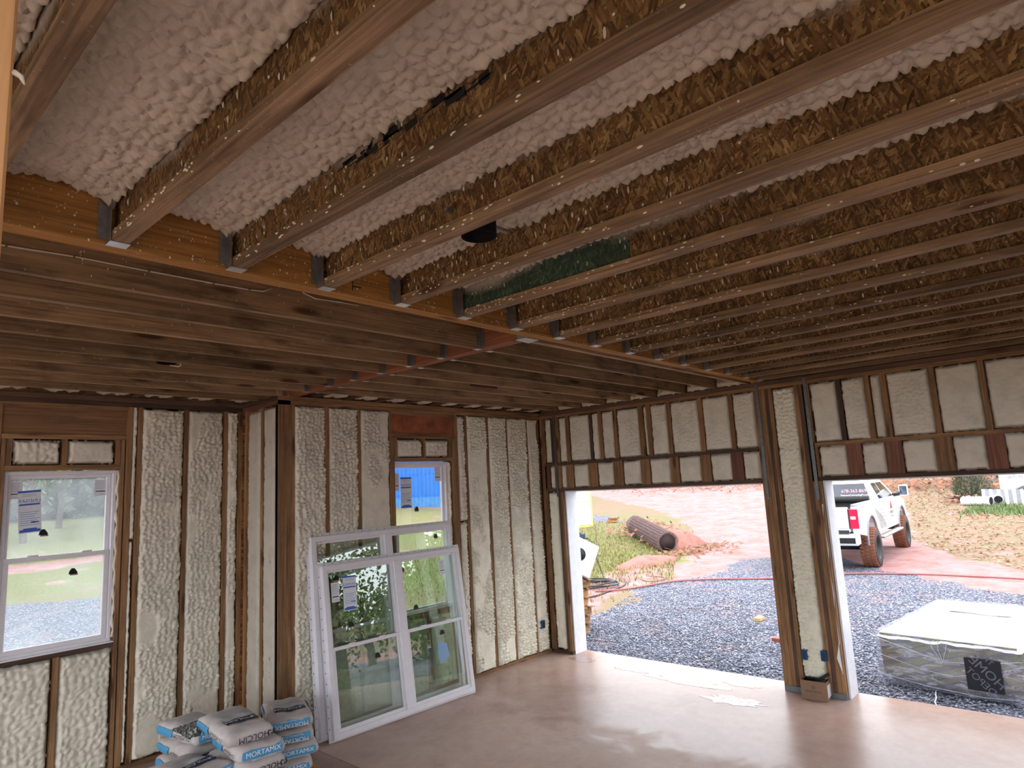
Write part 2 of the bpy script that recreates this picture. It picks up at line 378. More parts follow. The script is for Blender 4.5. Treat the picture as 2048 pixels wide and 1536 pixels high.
rr = ramp(nt, wet, [(0, (.6, .6, .6)), (1, (.3, .3, .3))]).outputs[0]; nt.links.new(rr, b.inputs['Roughness']); b.inputs['Specular IOR Level'].default_value = .22
bump(nt, b, n3, .08, .003); CONC = m
fl = root('floor', (0, 0, 0), 'damp pinkish concrete garage slab with wet patches by the doors', 'floor', kind='structure')
for (x0, x1, y0, y1) in ((-12, -3.884, -9, .9), (-3.876, .3, -9, .9)):
    box('concrete_bay', x0, x1, y0, y1, -.14, 0, CONC, fl)
box('control_joint', -3.885, -3.875, -9, .9, -.14, -.004, DARKW['x'], fl)

WATER = newmat('standing_water'); WATER[2].inputs['Base Color'].default_value = lin(150, 128, 118); WATER[2].inputs['Roughness'].default_value = .06; WATER[2].inputs['Specular IOR Level'].default_value = .6
bump(WATER[1], WATER[2], noise(WATER[1], coords(WATER[1]), 26, 3, .6, 1.0), .5, .01); WATER = WATER[0]
def puddle(cx, cy, rx, ry, seed):
    q = random.Random(seed); pl = [(cx + rx * math.cos(a) * q.uniform(.6, 1.15), cy + ry * math.sin(a) * q.uniform(.6, 1.15)) for a in [i / 26 * 2 * PI for i in range(26)]]
    MB().prism(pl, 'z', .0004, .0016).build('puddle', WATER, fl)
puddle(-.62, -2.88, .16, .34, 1); puddle(-.30, -2.2, .12, .5, 2); puddle(-.12, -.62, .12, .22, 3); puddle(-.05, -2.75, .10, .22, 4); puddle(-.22, -1.4, .05, .25, 5)

# ------------------------------------------------------------------ unseen wall added behind the camera to cut the light on the ceiling
wf = root('light_block_wall', (-3, -8.8, 0), 'unseen strand board clad wall added behind the viewpoint to dim the ceiling', 'wall', kind='structure')
box('sheathing', -6.2, .155, -8.83, -8.815, 0, 3.64, OSBP, wf)
for x_ in np.arange(-6.2, .1, .406): box('stud', x_ - .02, x_ + .02, -8.81, -8.67, .04, 3.24, STUD['z'], wf)

# ------------------------------------------------------------------ spray foam patches
def foam_patch(name, O, Uv, Vv, Nv, wd, ht, parent, mat=None, seed=1, res=.014, base=.004, amp=.02, flat=0.0, cell=.06, edge=.014,
               over=.012, cut=None, depth=.05, stretch=1.0, low=0.0, fall=.028, scallop=0.0):
    """lumpy foam between two studs: O corner, Uv/Vv directions, Nv towards the room. Ragged rim, creased domes, trimmed-flat areas."""
    O = np.array(O, float); Uv = np.array(Uv, float); Vv = np.array(Vv, float); Nv = np.array(Nv, float)
    nu = max(4, int((wd + 2 * over) / res)); nv = max(4, int((ht + 2 * over) / res))
    u = np.linspace(-over, wd + over, nu + 1); v = np.linspace(-over, ht + over, nv + 1); uu, vv = np.meshgrid(u, v)
    s = seed * 13.7
    wx = uu + .07 * (fbm(uu * 8 + s, vv * 8, seed) - .5); wy = vv + .07 * (fbm(uu * 8, vv * 8 + s, seed + 3) - .5)
    d1 = domes(wx / cell + s, wy / (cell * stretch) + s, seed); d2 = domes(wx / cell * 2.3 + s, wy / cell / stretch * 2.3, seed + 9)
    lump = amp * (.6 * d1 + .3 * d2 - .35 + .3 * fbm(uu * 38 + s, vv * 38, seed + 7, 2)) + amp * .8 * (fbm(uu * 3 + s, vv * 3, seed + 21) - .5)
    if flat > 0:
        fm = np.clip((fbm(uu * 2.6 + s, vv * 2.0 + s, seed + 31) - (.72 - flat * .45)) * 14, 0, 1)
        flatv = .004 + .004 * fbm(uu * 22, vv * 22 + s, seed + 2) + .004 * (vnoise(uu * 60, vv * 60, seed) - .5)
        lump = lump * (1 - fm) + flatv * fm
    h = base + lump + low * (fbm(uu * 1.3 + s, vv * 1.3, seed + 41) - .5)
    if scallop: h = h + scallop * ((2 * uu / wd - 1) ** 2 - .3) * np.exp(-np.clip(vv, 0, 9) / .11) + scallop * .35 * np.abs(2 * uu / wd - 1) ** 5
    if cut is not None: h = np.minimum(h, cut + .002 * vnoise(uu * 40, vv * 40, seed))
    e = np.minimum(np.minimum(uu + over, wd + over - uu), np.minimum(vv + over, ht + over - vv))
    e = e - edge * 1.6 * fbm(uu * 22 + s, vv * 22, seed + 51) - edge * .9 * (fbm(uu * 5 + s, vv * 5, seed + 61) - .3) - edge * .5 * d2
    t = np.clip(e / fall, 0, 1); t = np.sqrt(1 - (1 - t) ** 2)
    H = -depth + (h + depth) * t
    P = O + uu[..., None] * Uv + vv[..., None] * Vv + H[..., None] * Nv
    nvt = (nv + 1) * (nu + 1); idx = np.arange(nvt).reshape(nv + 1, nu + 1)
    q = np.stack([idx[:-1, :-1], idx[:-1, 1:], idx[1:, 1:], idx[1:, :-1]], -1).reshape(-1, 4)
    live = (t > .02); lq = live[:-1, :-1] | live[:-1, 1:] | live[1:, 1:] | live[1:, :-1]; q = q[lq.reshape(-1)]
    if np.dot(np.cross(Uv, Vv), Nv) < 0: q = q[:, ::-1]
    used = np.unique(q); rem = np.zeros(nvt, int); rem[used] = np.arange(len(used)); P = P.reshape(-1, 3)[used]; q = rem[q]
    c = P.mean(0); me = bpy.data.meshes.new(name)
    me.vertices.add(len(P)); me.vertices.foreach_set('co', (P - c).ravel().astype(np.float32))
    me.loops.add(len(q) * 4); me.loops.foreach_set('vertex_index', q.ravel().astype(np.int32))
    me.polygons.add(len(q)); me.polygons.foreach_set('loop_start', np.arange(0, len(q) * 4, 4, dtype=np.int32))
    me.polygons.foreach_set('loop_total', np.full(len(q), 4, np.int32)); me.polygons.foreach_set('use_smooth', np.ones(len(q), bool))
    me.update(calc_edges=True); me.validate()
    return meshobj(name, me, mat or FOAM, parent, c)

HS = 3.24      # underside of the wall plates
HC = 3.328     # underside of the ceiling joists
X = (1, 0, 0); Y = (0, 1, 0); Z = (0, 0, 1); NX = (-1, 0, 0); NY = (0, -1, 0); NZ = (0, 0, -1)

# ------------------------------------------------------------------ garage door wall (x = 0)
wd_ = root('wall_right', (0, -3.5, 0), 'garage door wall of pine studs packed with cream spray foam, two door openings', 'wall', kind='structure')
WT = .14
def Dbox(name, y0, y1, z0, z1, mat, x0=0.0, x1=WT): return box(name, x0, x1, y0, y1, z0, z1, mat, wd_)
YE = -8.6
Dbox('top_plate', 0, YE, 3.284, 3.328, DARKW['y'], -.006); Dbox('top_plate', 0, YE, HS, 3.282, STUD['y'])
Dbox('rim_board', .0, YE, 3.33, 3.62, LUMBY, .06, .1)
Dbox('mid_plate', -.06, -3.19, 2.555, 2.595, DARKW['y'], -.004); Dbox('mid_plate', -3.8, -7.2, 2.555, 2.595, STUD['y'], -.004)
Dbox('head_plate', -.06, -3.19, 2.195, 2.235, DARKW['y'], -.006); Dbox('head_plate', -3.8, -7.2, 2.195, 2.235, DARKW['y'], -.006)
Dbox('bottom_plate', -.04, -.37, 0, .04, DARKW['y'], -.004); Dbox('bottom_plate', -3.2, -3.82, 0, .055, plain('grey_sill_plate', (.16, .17, .18), .6), -.012)
Dbox('sheathing', .155, -.36, 0, 2.2, OSBP, .142, .155); Dbox('sheathing', -3.2, -3.82, 0, 2.2, OSBP, .142, .155); Dbox('sheathing', .155, YE, 2.2, 3.64, OSBP, .142, .155)
Dbox('sheathing', -7.0, YE, 0, 2.2, OSBP, .142, .155)
# full height studs (y0, y1)
for (a, b_) in ((-.003, -.043), (-.046, -.086)): Dbox('stud', a, b_, .04, HS, STUD['z'])
Dbox('stud', -.318, -.358, .04, 2.19, STUD['z']); Dbox('stud', -.276, -.314, .04, 2.19, DARKW['z'])
for k, (a, b_) in enumerate(((-3.196, -3.236), (-3.238, -3.282), (-3.284, -3.326), (-3.328, -3.36), (-3.362, -3.404))):
    Dbox('post_board', a, b_, .055, HS if k > 0 else 3.24, (STUD['z'], STUD['z'], STUD['z'], DARKW['z'], STUD['z'])[k])
for k, (a, b_) in enumerate(((-3.648, -3.69), (-3.692, -3.732), (-3.734, -3.776), (-3.778, -3.818))):
    Dbox('post_board', a, b_, .055, HS if k < 2 else 2.19, (STUD['z'], DARKW['z'], STUD['z'], STUD['z'])[k])
Dbox('stud', -3.75, -3.80, 2.6, HS, STUD['z'])
ups = [(-.204, -.278), (-.282, -.352), (-.478, -.540), (-.884, -.926), (-1.036, -1.094), (-1.278, -1.334), (-1.668, -1.738), (-1.786, -1.842),
       (-2.078, -2.130), (-2.500, -2.556), (-2.888, -2.934), (-4.078, -4.124), (-4.350, -4.398), (-4.498, -4.550), (-4.922, -4.970), (-5.320, -5.366),
       (-5.78, -5.82), (-6.2, -6.24), (-6.6, -6.64)]
for k, (a, b_) in enumerate(ups): Dbox('cripple_stud', a, b_, 2.595, HS, (DARKW if k in (0, 3, 11) else STUD)['z'])
lows = [(-.062, -.150), (-.236, -.350), (-.442, -.570), (-.826, -.974), (-1.232, -1.376), (-1.646, -1.780), (-2.066, -2.184), (-2.472, -2.602),
        (-2.858, -2.994), (-3.80, -3.826), (-4.104, -4.246), (-4.462, -4.612), (-4.890, -5.032), (-5.290, -5.432), (-5.8, -5.92), (-6.2, -6.3), (-6.6, -6.7)]
for k, (a, b_) in enumerate(lows): Dbox('header_block', a, b_, 2.235, 2.555, (REDW if k in (0, 8, 10, 11, 13) else STUD)['z'])
def bay_list(sp, start, end):
    out = []; p = start
    for a, b_ in sp:
        if a < p - .02: out.append((p, a))
        p = min(p, b_)
    if end < p - .02: out.append((p, end))
    return out
sd = 100
for k, (a, b_) in enumerate(bay_list(ups[:11], -.09, -3.19) + bay_list(ups[11:], -3.81, -7.0)):
    sd += 1
    foam_patch('insulation_foam', (0, a, 2.6), NY, Z, NX, a - b_, HS - 2.605, wd_, FOAMW, sd, res=.012, base=.0, amp=.03, flat=(.75 if k % 3 == 1 or k in (10, 11) else .5), cell=.05, cut=.012, edge=.012, over=.01, stretch=.75)
for k, (a, b_) in enumerate(bay_list(lows[:9], -.09, -3.19) + bay_list(lows[9:], -3.83, -7.0)):
    sd += 1
    foam_patch('insulation_foam', (0, a, 2.238), NY, Z, NX, a - b_, .315, wd_, FOAMW, sd, res=.012, base=.0, amp=.02, flat=1.0, cell=.05, cut=.008, edge=.010, over=.008)
foam_patch('insulation_foam', (0, -.088, .045), NY, Z, NX, .186, 2.14, wd_, FOAMY, 301, base=.0, amp=.03, cell=.05, cut=.016, edge=.014, over=.006)
foam_patch('insulation_foam', (.0, -3.406, .06), NY, Z, NX, .240, 3.17, wd_, FOAMY, 302, res=.009, base=-.002, amp=.055, cell=.07, edge=.012, over=.012, flat=.2, stretch=.7)
Dbox('blocking', -.085, -.32, 2.19, 2.195, DARKW['y'])
# steel straps over the studs
for (y0, z0, z1) in ((-.262, 2.12, 3.27), (-3.225, 2.02, 3.30), (-3.755, 2.0, 3.30)):
    s = Dbox('steel_strap', y0, y0 - .034, z0, z1, STRAPM, -.012, -.004)
# exposed white boards and trim in the openings
Dbox('jamb_board', -.36, -.378, 0, 2.2, WHITEB, .045, .30); Dbox('jamb_board', -3.822, -3.842, 0, 2.2, WHITEB, .045, .30)
Dbox('jamb_board', -3.196, -3.178, 0, 2.2, WHITEB, .09, .30)
Dbox('head_jamb', -.36, -3.19, 2.18, 2.194, WHITEB, .05, .30); Dbox('head_jamb', -3.82, -7.0, 2.18, 2.194, WHITEB, .05, .30)
mb = MB()
zz = np.linspace(.25, 1.95, 12); pts = []
for i, z in enumerate(zz):
    o_ = .012 + (.05 if i in (1, 2) else .016) * (.5 + .5 * math.sin(i * 2.1)); pts += [(-.004, -3.80, z), (-.010 - o_ * .3, -3.80 - .03 + o_, z)]
mb.add([(p[0], p[1], p[2]) for p in pts], [(2 * i, 2 * i + 1, 2 * i + 3, 2 * i + 2) for i in range(len(zz) - 1)])
mb.build('torn_house_wrap', WHITEB, wd_)
for (y0, z0) in ((-3.425, .40), (-3.618, .41)):
    mb = MB(); mb.box(-.042, .03, y0, y0 - .056, z0 - .05, z0 + .05, 0); mb.box(-.0435, -.0425, y0 - .008, y0 - .048, z0 - .042, z0 + .042, 1)
    mb.box(-.026, -.018, y0 - .02, y0 - .036, z0 + .046, z0 + .058, 0); mb.box(-.026, -.018, y0 - .02, y0 - .036, z0 - .058, z0 - .046, 0)
    mb.build('outlet_box', [BLUEB, plain('box_inside', (.01, .04, .09), .5)], wd_)

# ------------------------------------------------------------------ window wall (y = 0), x from -4.1 to 0
wb = root('wall_back', (-2, 0, 0), 'window wall of pine studs filled with bulging cream spray foam behind the leaning windows', 'wall', kind='structure')
def Bbox(name, x0, x1, z0, z1, mat, y0=0.0, y1=WT): return box(name, x0, x1, y0, y1, z0, z1, mat, wb)
Bbox('top_plate', -4.1, 0, 3.284, 3.328, STUD['x'], -.004); Bbox('top_plate', -4.1, 0, HS, 3.282, STUD['x'])
Bbox('bottom_plate', -4.1, 0, 0, .04, STUD['x'], -.004)
Bbox('corner_board', -4.10, -3.955, 0.0, HS, STUD['z'], -.006, .034); Bbox('stud', -3.952, -3.915, .04, HS, STUD['z'])
stB = [(-3.566, -3.516), (-3.158, -3.116), (-2.728, -2.69), (-1.692, -1.652), (-1.522, -1.482), (-1.130, -1.082), (-.748, -.706), (-.328, -.282), (-.07, -.03)]
for k, (a, b_) in enumerate(stB): Bbox('stud', a, b_, .04, HS, STUD['z'])
Bbox('header_plank', -2.69, -1.692, 2.985, 3.20, plain('rust_stained_header', lin(150, 88, 58), .7, var=.4, scale=7), .02); Bbox('header_ledger', -2.69, -1.692, 2.925, 2.962, STUD['x']); Bbox('header_ledger', -2.69, -1.692, 3.2, HS, STUD['x'], .0)
Bbox('header_plank', -2.69, -1.692, 2.962, 2.985, STUD['x'], .01)
Bbox('trimmer_stud', -2.69, -2.655, .04, 2.925, STUD['z']); Bbox('trimmer_stud', -1.748, -1.695, .04, 2.925, STUD['z']); Bbox('head_plate', -2.655, -1.75, 2.655, 2.695, STUD['x'])
for a in (-2.65, -2.225, -1.80): Bbox('cripple_stud', a, a + .035, 2.695, 2.925, STUD['z'])
Bbox('sill_plate', -2.655, -1.75, .86, .90, STUD['x']); Bbox('cripple_stud', -2.22, -2.18, .04, .86, STUD['z'])
Bbox('sheathing', -4.1, -2.655, 0, 3.62, OSBP, .142, .155); Bbox('sheathing', -1.75, .14, 0, 3.62, OSBP, .142, .155)
Bbox('sheathing', -2.655, -1.75, 0, .88, OSBP, .142, .155); Bbox('sheathing', -2.655, -1.75, 2.66, 3.62, OSBP, .142, .155)
k = 0
for (a, b_) in ((-3.915, -3.566), (-3.516, -3.158), (-3.116, -2.728), (-1.482, -1.130), (-1.082, -.748), (-.706, -.328), (-.282, -.07)):
    k += 1
    foam_patch('insulation_foam', (a, 0, .045), X, Z, NY, b_ - a, HS - .05, wb, FOAMY if a > -2 else FOAMW, 10 + k, res=.0115, base=.006, amp=.062, cell=.05, edge=.012, over=.018, flat=(.5 if k in (3, 4, 5) else .2), low=.02, stretch=.7)
foam_patch('insulation_foam', (-1.652, 0, 1.9), X, Z, NY, .13, 1.33, wb, FOAMW, 31, res=.0125, base=.004, amp=.04, cell=.05)
foam_patch('insulation_foam', (-1.652, 0, .05), X, Z, NY, .13, 1.83, wb, FOAMY, 32, res=.0125, base=-.01, amp=.04, cell=.05)
foam_patch('insulation_foam', (-2.612, 0, 2.70), X, Z, NY, .385, .222, wb, FOAMW, 33, res=.011, base=.0, amp=.03, flat=.4, over=.004)
foam_patch('insulation_foam', (-2.188, 0, 2.70), X, Z, NY, .385, .222, wb, FOAMW, 34, res=.011, base=.0, amp=.03, flat=.4, over=.004)
foam_patch('insulation_foam', (-2.65, 0, .05), X, Z, NY, .43, .8, wb, FOAMY, 35, res=.014); foam_patch('insulation_foam', (-2.18, 0, .05), X, Z, NY, .43, .8, wb, FOAMY, 36, res=.014)
foam_patch('insulation_foam', (-1.822, .035, .9), X, Z, NY, .078, 1.76, wb, FOAMY, 37, res=.009, base=.0, amp=.03, over=.004, depth=.06, edge=.008)
# foam bead round the window frame
mb = MB(); pts = [(-1.78 + .008 * math.sin(i * 1.7), .045 + .006 * math.cos(i * 2.3), 2.64 - i * .07) for i in range(25)]
mb.tube(pts, [.018 + .008 * math.sin(i * 2.9) for i in range(25)], 8); mb.build('foam_bead', FOAMY, wb, True)
mb = MB(); mb.box(-.235, -.18, -.05, .03, .35, .455, 0); mb.box(-.228, -.187, -.0515, -.0505, .358, .447, 1)
mb.build('outlet_box', [BLUEB, INK], wb)

# ------------------------------------------------------------------ return wall (x = -4.1) and alcove wall (y = .75)
AY = .75
wr = root('wall_return', (-4.1, .4, 0), 'short return wall between the corner post and the alcove with smooth trimmed foam', 'wall', kind='structure')
for (a, b_, z0, z1, mt) in ((0, AY, 3.284, 3.328, DARKW['y']), (0, AY, HS, 3.282, REDW['y'])): box('top_plate', -4.1, -3.96, a, b_, z0, z1, mt, wr)
box('bottom_plate', -4.1, -3.96, .0, AY, 0, .04, STUD['y'], wr)
for (a, b_) in ((.0, .048), (.30, .345), (.66, .70)): box('stud', -4.1, -3.96, a, b_, .04, HS, DARKW['z'] if a == 0 else STUD['z'], wr)
foam_patch('insulation_foam', (-4.1, .048, .045), Y, Z, NX, .25, HS - .05, wr, FOAMD, 41, res=.0125, base=-.002, amp=.01, flat=1, cut=.004, edge=.014, over=.008)
foam_patch('insulation_foam', (-4.1, .345, .045), Y, Z, NX, .3, HS - .05, wr, FOAMD, 42, res=.0125, base=-.002, amp=.012, flat=.8, cut=.006, edge=.02, over=.0)
wa = root('wall_alcove', (-5.5, AY, 0), 'alcove wall with the fogged window, tall foam filled stud bays to its right', 'wall', kind='structure')
def Abox(name, x0, x1, z0, z1, mat, y0=0.0, y1=WT): return box(name, x0, x1, AY + y0, AY + y1, z0, z1, mat, wa)
Abox('top_plate', -8.8, -4.1, 3.284, 3.328, DARKW['x'], -.004); Abox('top_plate', -8.8, -4.1, HS, 3.282, DARKW['x']); Abox('bottom_plate', -8.8, -4.1, 0, .04, STUD['x'])
Abox('header_plank', -6.176, -5.225, 2.975, 3.20, HEADR, .012, .05); Abox('header_ledger', -6.176, -5.225, 3.2, HS, STUD['x']); Abox('header_ledger', -6.176, -5.225, 2.925, 2.965, STUD['x'])
Abox('header_plank', -6.176, -5.225, 2.965, 2.975, STUD['x'], .02)
Abox('trimmer_stud', -5.268, -5.236, .04, 2.925, STUD['z']); Abox('trimmer_stud', -6.172, -6.14, .04, 2.925, STUD['z']); Abox('head_plate', -6.14, -5.268, 2.655, 2.695, STUD['x'])
for a in (-6.135, -5.735, -5.31): Abox('cripple_stud', a, a + .037, 2.695, 2.925, STUD['z'])
for (a, b_) in ((-6.22, -6.178), (-5.225, -5.175), (-5.13, -5.09), (-4.704, -4.662), (-4.306, -4.262), (-4.15, -4.102), (-6.62, -6.58), (-7.02, -6.98), (-7.42, -7.38)): Abox('stud', a, b_, .04, HS, STUD['z'])
Abox('sill_plate', -6.14, -5.268, 1.07, 1.11, DARKW['x']); Abox('cripple_stud', -5.72, -5.68, .04, 1.07, STUD['z'])
Abox('sheathing', -8.8, -6.14, 0, 3.62, OSBP, .142, .155); Abox('sheathing', -5.268, -3.95, 0, 3.62, OSBP, .142, .155)
Abox('sheathing', -6.14, -5.268, 0, 1.09, OSBP, .142, .155); Abox('sheathing', -6.14, -5.268, 2.66, 3.62, OSBP, .142, .155)
for k, (a, b_) in enumerate(((-5.09, -4.704), (-4.662, -4.306), (-4.262, -4.15))):
    foam_patch('insulation_foam', (a, AY, .045), X, Z, NY, b_ - a, HS - .05, wa, FOAMW, 51 + k, res=.0115, base=.004, amp=.05, cell=.05, edge=.014, over=.016, flat=.35, low=.02, stretch=.7)
foam_patch('insulation_foam', (-5.178, AY, 2.0), X, Z, NY, .05, 1.25, wa, FOAMW, 55, res=.008, base=.0, amp=.02, edge=.008, over=.004, fall=.012)
foam_patch('insulation_foam', (-5.178, AY, .05), X, Z, NY, .042, 1.93, wa, FOAMW, 56, res=.008, base=.0, amp=.02, edge=.008, over=.004, fall=.012)
foam_patch('insulation_foam', (-6.098, AY, 2.70), X, Z, NY, .36, .222, wa, FOAMW, 57, res=.01, base=.0, amp=.026, flat=.4, over=.002)
foam_patch('insulation_foam', (-5.698, AY, 2.70), X, Z, NY, .385, .222, wa, FOAMW, 58, res=.01, base=.0, amp=.022, flat=.8, over=.002)
foam_patch('insulation_foam', (-6.14, AY, .045), X, Z, NY, .42, 1.02, wa, FOAMW, 59, res=.0125, base=.0, amp=.04, over=.004)
foam_patch('insulation_foam', (-5.68, AY, .045), X, Z, NY, .41, 1.02, wa, FOAMW, 60, res=.0125, base=.0, amp=.04, over=.004)
mb = MB(); mb.tube([(-5.275 + .006 * math.sin(i * 1.7), AY + .03 + .006 * math.cos(i * 2.3), 2.64 - i * .062) for i in range(25)], [.012 + .006 * math.sin(i * 2.9) for i in range(25)], 8)
mb.build('foam_bead', FOAMW, wa, True)

# ------------------------------------------------------------------ ceiling
ce = root('ceiling', (-3.5, -3.2, HC), 'open joist ceiling: I-joists sprayed with foam on one side, old pine joists on the other', 'ceiling', kind='structure')
box('deck_panel', -12, .15, -8.8, 1.0, 3.632, 3.66, OSBP, ce)
# big laminated beam
LB0, LB1 = -3.315, -3.225
box('laminated_beam', -9.5, .14, LB0, LB1, HC, HC + .302, LVLX, ce)
SB = (-3.97, -3.885)
box('laminated_crossbeam', SB[0], SB[1], LB1, .14, HC, HC + .302, LVLY, ce)
mb = MB(); mb.box(SB[0] - .03, SB[1] + .03, LB1 + .0, LB1 + .10, HC - .006, HC - .002); mb.box(SB[0] - .006, SB[0] - .002, LB1, LB1 + .10, HC - .004, HC + .2); mb.box(SB[1] + .002, SB[1] + .006, LB1, LB1 + .10, HC - .004, HC + .2)
mb.build('beam_hanger', GALVL, ce)
# I-joists
xs = [-7.5, -7.03, -6.57, -6.10, -5.645, -5.17, -4.70, -4.225, -3.775, -3.325, -2.84, -2.37, -1.90, -1.42, -.95, -.50, -.12]
YN = -8.6; j0 = None
for k, x in enumerate(xs):
    if j0 is None:
        j0 = MB().box(x - .030, x + .030, LB0 - .003, YN, HC, HC + .040).build('joist', FLAN, ce)
        MB().box(x - .005, x + .005, LB0 - .003, YN, HC + .040, HC + .262).build('web', OSB, j0)
        MB().box(x - .030, x + .030, LB0 - .003, YN, HC + .262, HC + .302).build('top_flange', FLAN, j0)
        mb = MB(); mb.box(x - .036, x + .036, LB0 - .06, LB0 + .0, HC - .004, HC - .001, 1)
        for s_ in (-1, 1):
            mb.box(x + s_ * .033, x + s_ * .036, LB0 - .058, LB0, HC - .002, HC + .22, 0)
            mb.box(x + s_ * .036, x + s_ * .066, LB0 - .005, LB0 - .002, HC + .02, HC + .24, 0)
        mb.build('joist_hanger', [GALV, GALVL], j0)
        jx0 = x
    else:
        c = j0.copy(); COL.objects.link(c); c.location = j0.location + Vector((x - jx0, 0, 0)); BASE[c.name] = base_of(j0) + Vector((x - jx0, 0, 0))
        for ch in [q for q in bpy.data.objects if q.parent == j0]:
            d = ch.copy(); COL.objects.link(d); d.parent = c
            if abs(x + 4.70) < .01 and ch.name.startswith('web'): greenj = c
# green painted length of web on one joist
g = MB().box(-4.70 - .008, -4.70 + .008, LB0 - .02, -4.515, HC + .041, HC + .26).build('green_panel', OSBG, greenj); g['label'] = 'dark green stained strand board web panel'
mb = MB(); q = random.Random(5)
for i in range(30):
    y = q.uniform(-4.9, -4.15); z = HC + .135 + .03 * q.random() + (-.0) ; l = q.uniform(.02, .09); hgt_ = q.uniform(.004, .012) if i > 8 else q.uniform(.02, .035)
    mb.add([(-6.1062, y, z), (-6.1062, y - l, z + .006), (-6.1062, y - l * .9, z + hgt_ + .004), (-6.1062, y + .01, z + hgt_)], [(0, 1, 2, 3)])
o = mb.build('dark_ink_smear', plain('dark_smear', (.02, .02, .02), .6), ce); o['kind'] = 'stuff'
# foam under the deck between I-joists
for k in range(len(xs) - 1):
    a, b_ = xs[k] + .006, xs[k + 1] - .006
    if xs[k + 1] < -7.2: continue
    L = 4.2 if a < -3 else 3.6
    zf = 3.540 if a < -5.3 else (3.552 if a < -4.5 else 3.566)
    foam_patch('ceiling_foam', (a, LB0 - .003, zf), X, NY, NZ, b_ - a, L, ce, FOAM, 200 + k, res=(.0085 if a < -4.8 else .014), base=.012, amp=.037, cell=.047, edge=.006, over=.012, low=.06, depth=.075, fall=.016, scallop=.05)
# old pine joists both sides of the crossbeam, running parallel to the big beam
ysR = [-3.155, -2.765, -2.36, -1.96, -1.575, -1.175, -.77, -.37]
JH = .285; jr = None
for y in ysR:
    if jr is None:
        jr = MB().box(SB[1] + .004, .06, y - .0, y + .04, HC, HC + JH).build('joist', LUMB, ce)
        mb = MB(); x = SB[1]; mb.box(x, x + .05, y - .004, y + .044, HC - .004, HC - .001, 1)
        for s_ in (-.004, .041): mb.box(x, x + .05, y + s_, y + s_ + .003, HC - .002, HC + .19, 0)
        mb.build('joist_hanger', [GALV, GALVL], jr); y0_ = y
    else:
        c = jr.copy(); COL.objects.link(c); c.location = jr.location + Vector((0, y - y0_, 0))
        for ch in [q for q in bpy.data.objects if q.parent == jr]:
            d = ch.copy(); COL.objects.link(d); d.parent = c
jl = None
for y in [-2.765, -2.36, -1.96, -1.575, -1.175, -.77, -.37, .03, .43]:
    xe = SB[0] - .004 if y < 0 else -4.02
    if jl is None:
        jl = MB().box(-9.4, xe, y, y + .04, HC, HC + JH).build('joist', LUMB, ce)
        mb = MB(); x = SB[0]; mb.box(x - .05, x, y - .004, y + .044, HC - .004, HC - .001, 1)
        for s_ in (-.004, .041): mb.box(x - .05, x, y + s_, y + s_ + .003, HC - .002, HC + .19, 0)
        for s_ in (-.034, .044): mb.box(x - .004, x - .001, y + s_, y + s_ + .03, HC + .0, HC + .2, 0)
        mb.build('joist_hanger', [GALV, GALVL], jl); y0_ = y
    else:
        c = jl.copy(); COL.objects.link(c); c.location = jl.location + Vector((0, y - y0_, 0))
        for ch in [q for q in bpy.data.objects if q.parent == jl]:
            if y < 0: d = ch.copy(); COL.objects.link(d); d.parent = c
# blocking and foam lumps above the wall plates
def rim_foam(x, y, wx, wy, seed, h=.05, z=3.335):
    n = 14; vs = []; fs = []
    for i in range(n + 1):
        for j in range(7):
            u = i / n * 2 - 1; ph = (j / 6) * PI
            r = (1 - abs(u) ** 4) ** .5 * (1 + .25 * math.sin(7 * u + seed + j) + .12 * math.sin(17 * u + 2 * seed))
            vs.append((x + u * wx, y - math.cos(ph) * wy * (.4 + .6 * r), z + h - math.sin(ph) * h * r + .01))
    for i in range(n):
        for j in range(6): a_ = i * 7 + j; fs.append((a_, a_ + 7, a_ + 8, a_ + 1))
    MB().add(vs, fs).build('rim_foam', FOAM, ce, True)
k = 0
for x in np.arange(-3.7, -.1, .405):
    k += 1; box('rim_block', x - .02, x + .02, -.33, .06, HC + .002, HC + .285, DARKW['y'], ce); rim_foam(x + .2, -.08, .17, .11, k)
for x in np.arange(-7.2, -4.2, .405):
    k += 1; box('rim_block', x - .02, x + .02, AY - .28, AY + .06, HC + .002, HC + .285, DARKW['y'], ce); rim_foam(x + .2, AY - .08, .17, .10, k)
box('rim_board', -8.8, -4.0, AY + .02, AY + .06, HC + .002, HC + .29, LUMB, ce); box('rim_board', -3.9, .05, .06, .1, HC + .002, HC + .29, LUMB, ce)
box('rim_block', -4.1, -3.88, .0, .04, HC + .002, HC + .285, LUMB, ce); box('rim_board', -4.05, -4.0, .0, AY + .1, HC + .002, HC + .302, LUMBY, ce); box('rim_board', -3.96, -3.88, .06, .15, HC + .002, HC + .302, LUMB, ce)
for i in range(len(ysR) - 1):
    foam_patch('rim_foam', (-.03, ysR[i] + .045, HC + .005), Y, (.25, 0, .97), (-.97, 0, .25), .35, .24, ce, FOAM, 400 + i, res=.014, base=.0, amp=.05, over=.0, depth=.03)
foam_patch('rim_foam', (-.03, LB1 + .0, HC + .005), Y, (.25, 0, .97), (-.97, 0, .25), .05, .24, ce, FOAM, 420, res=.014)
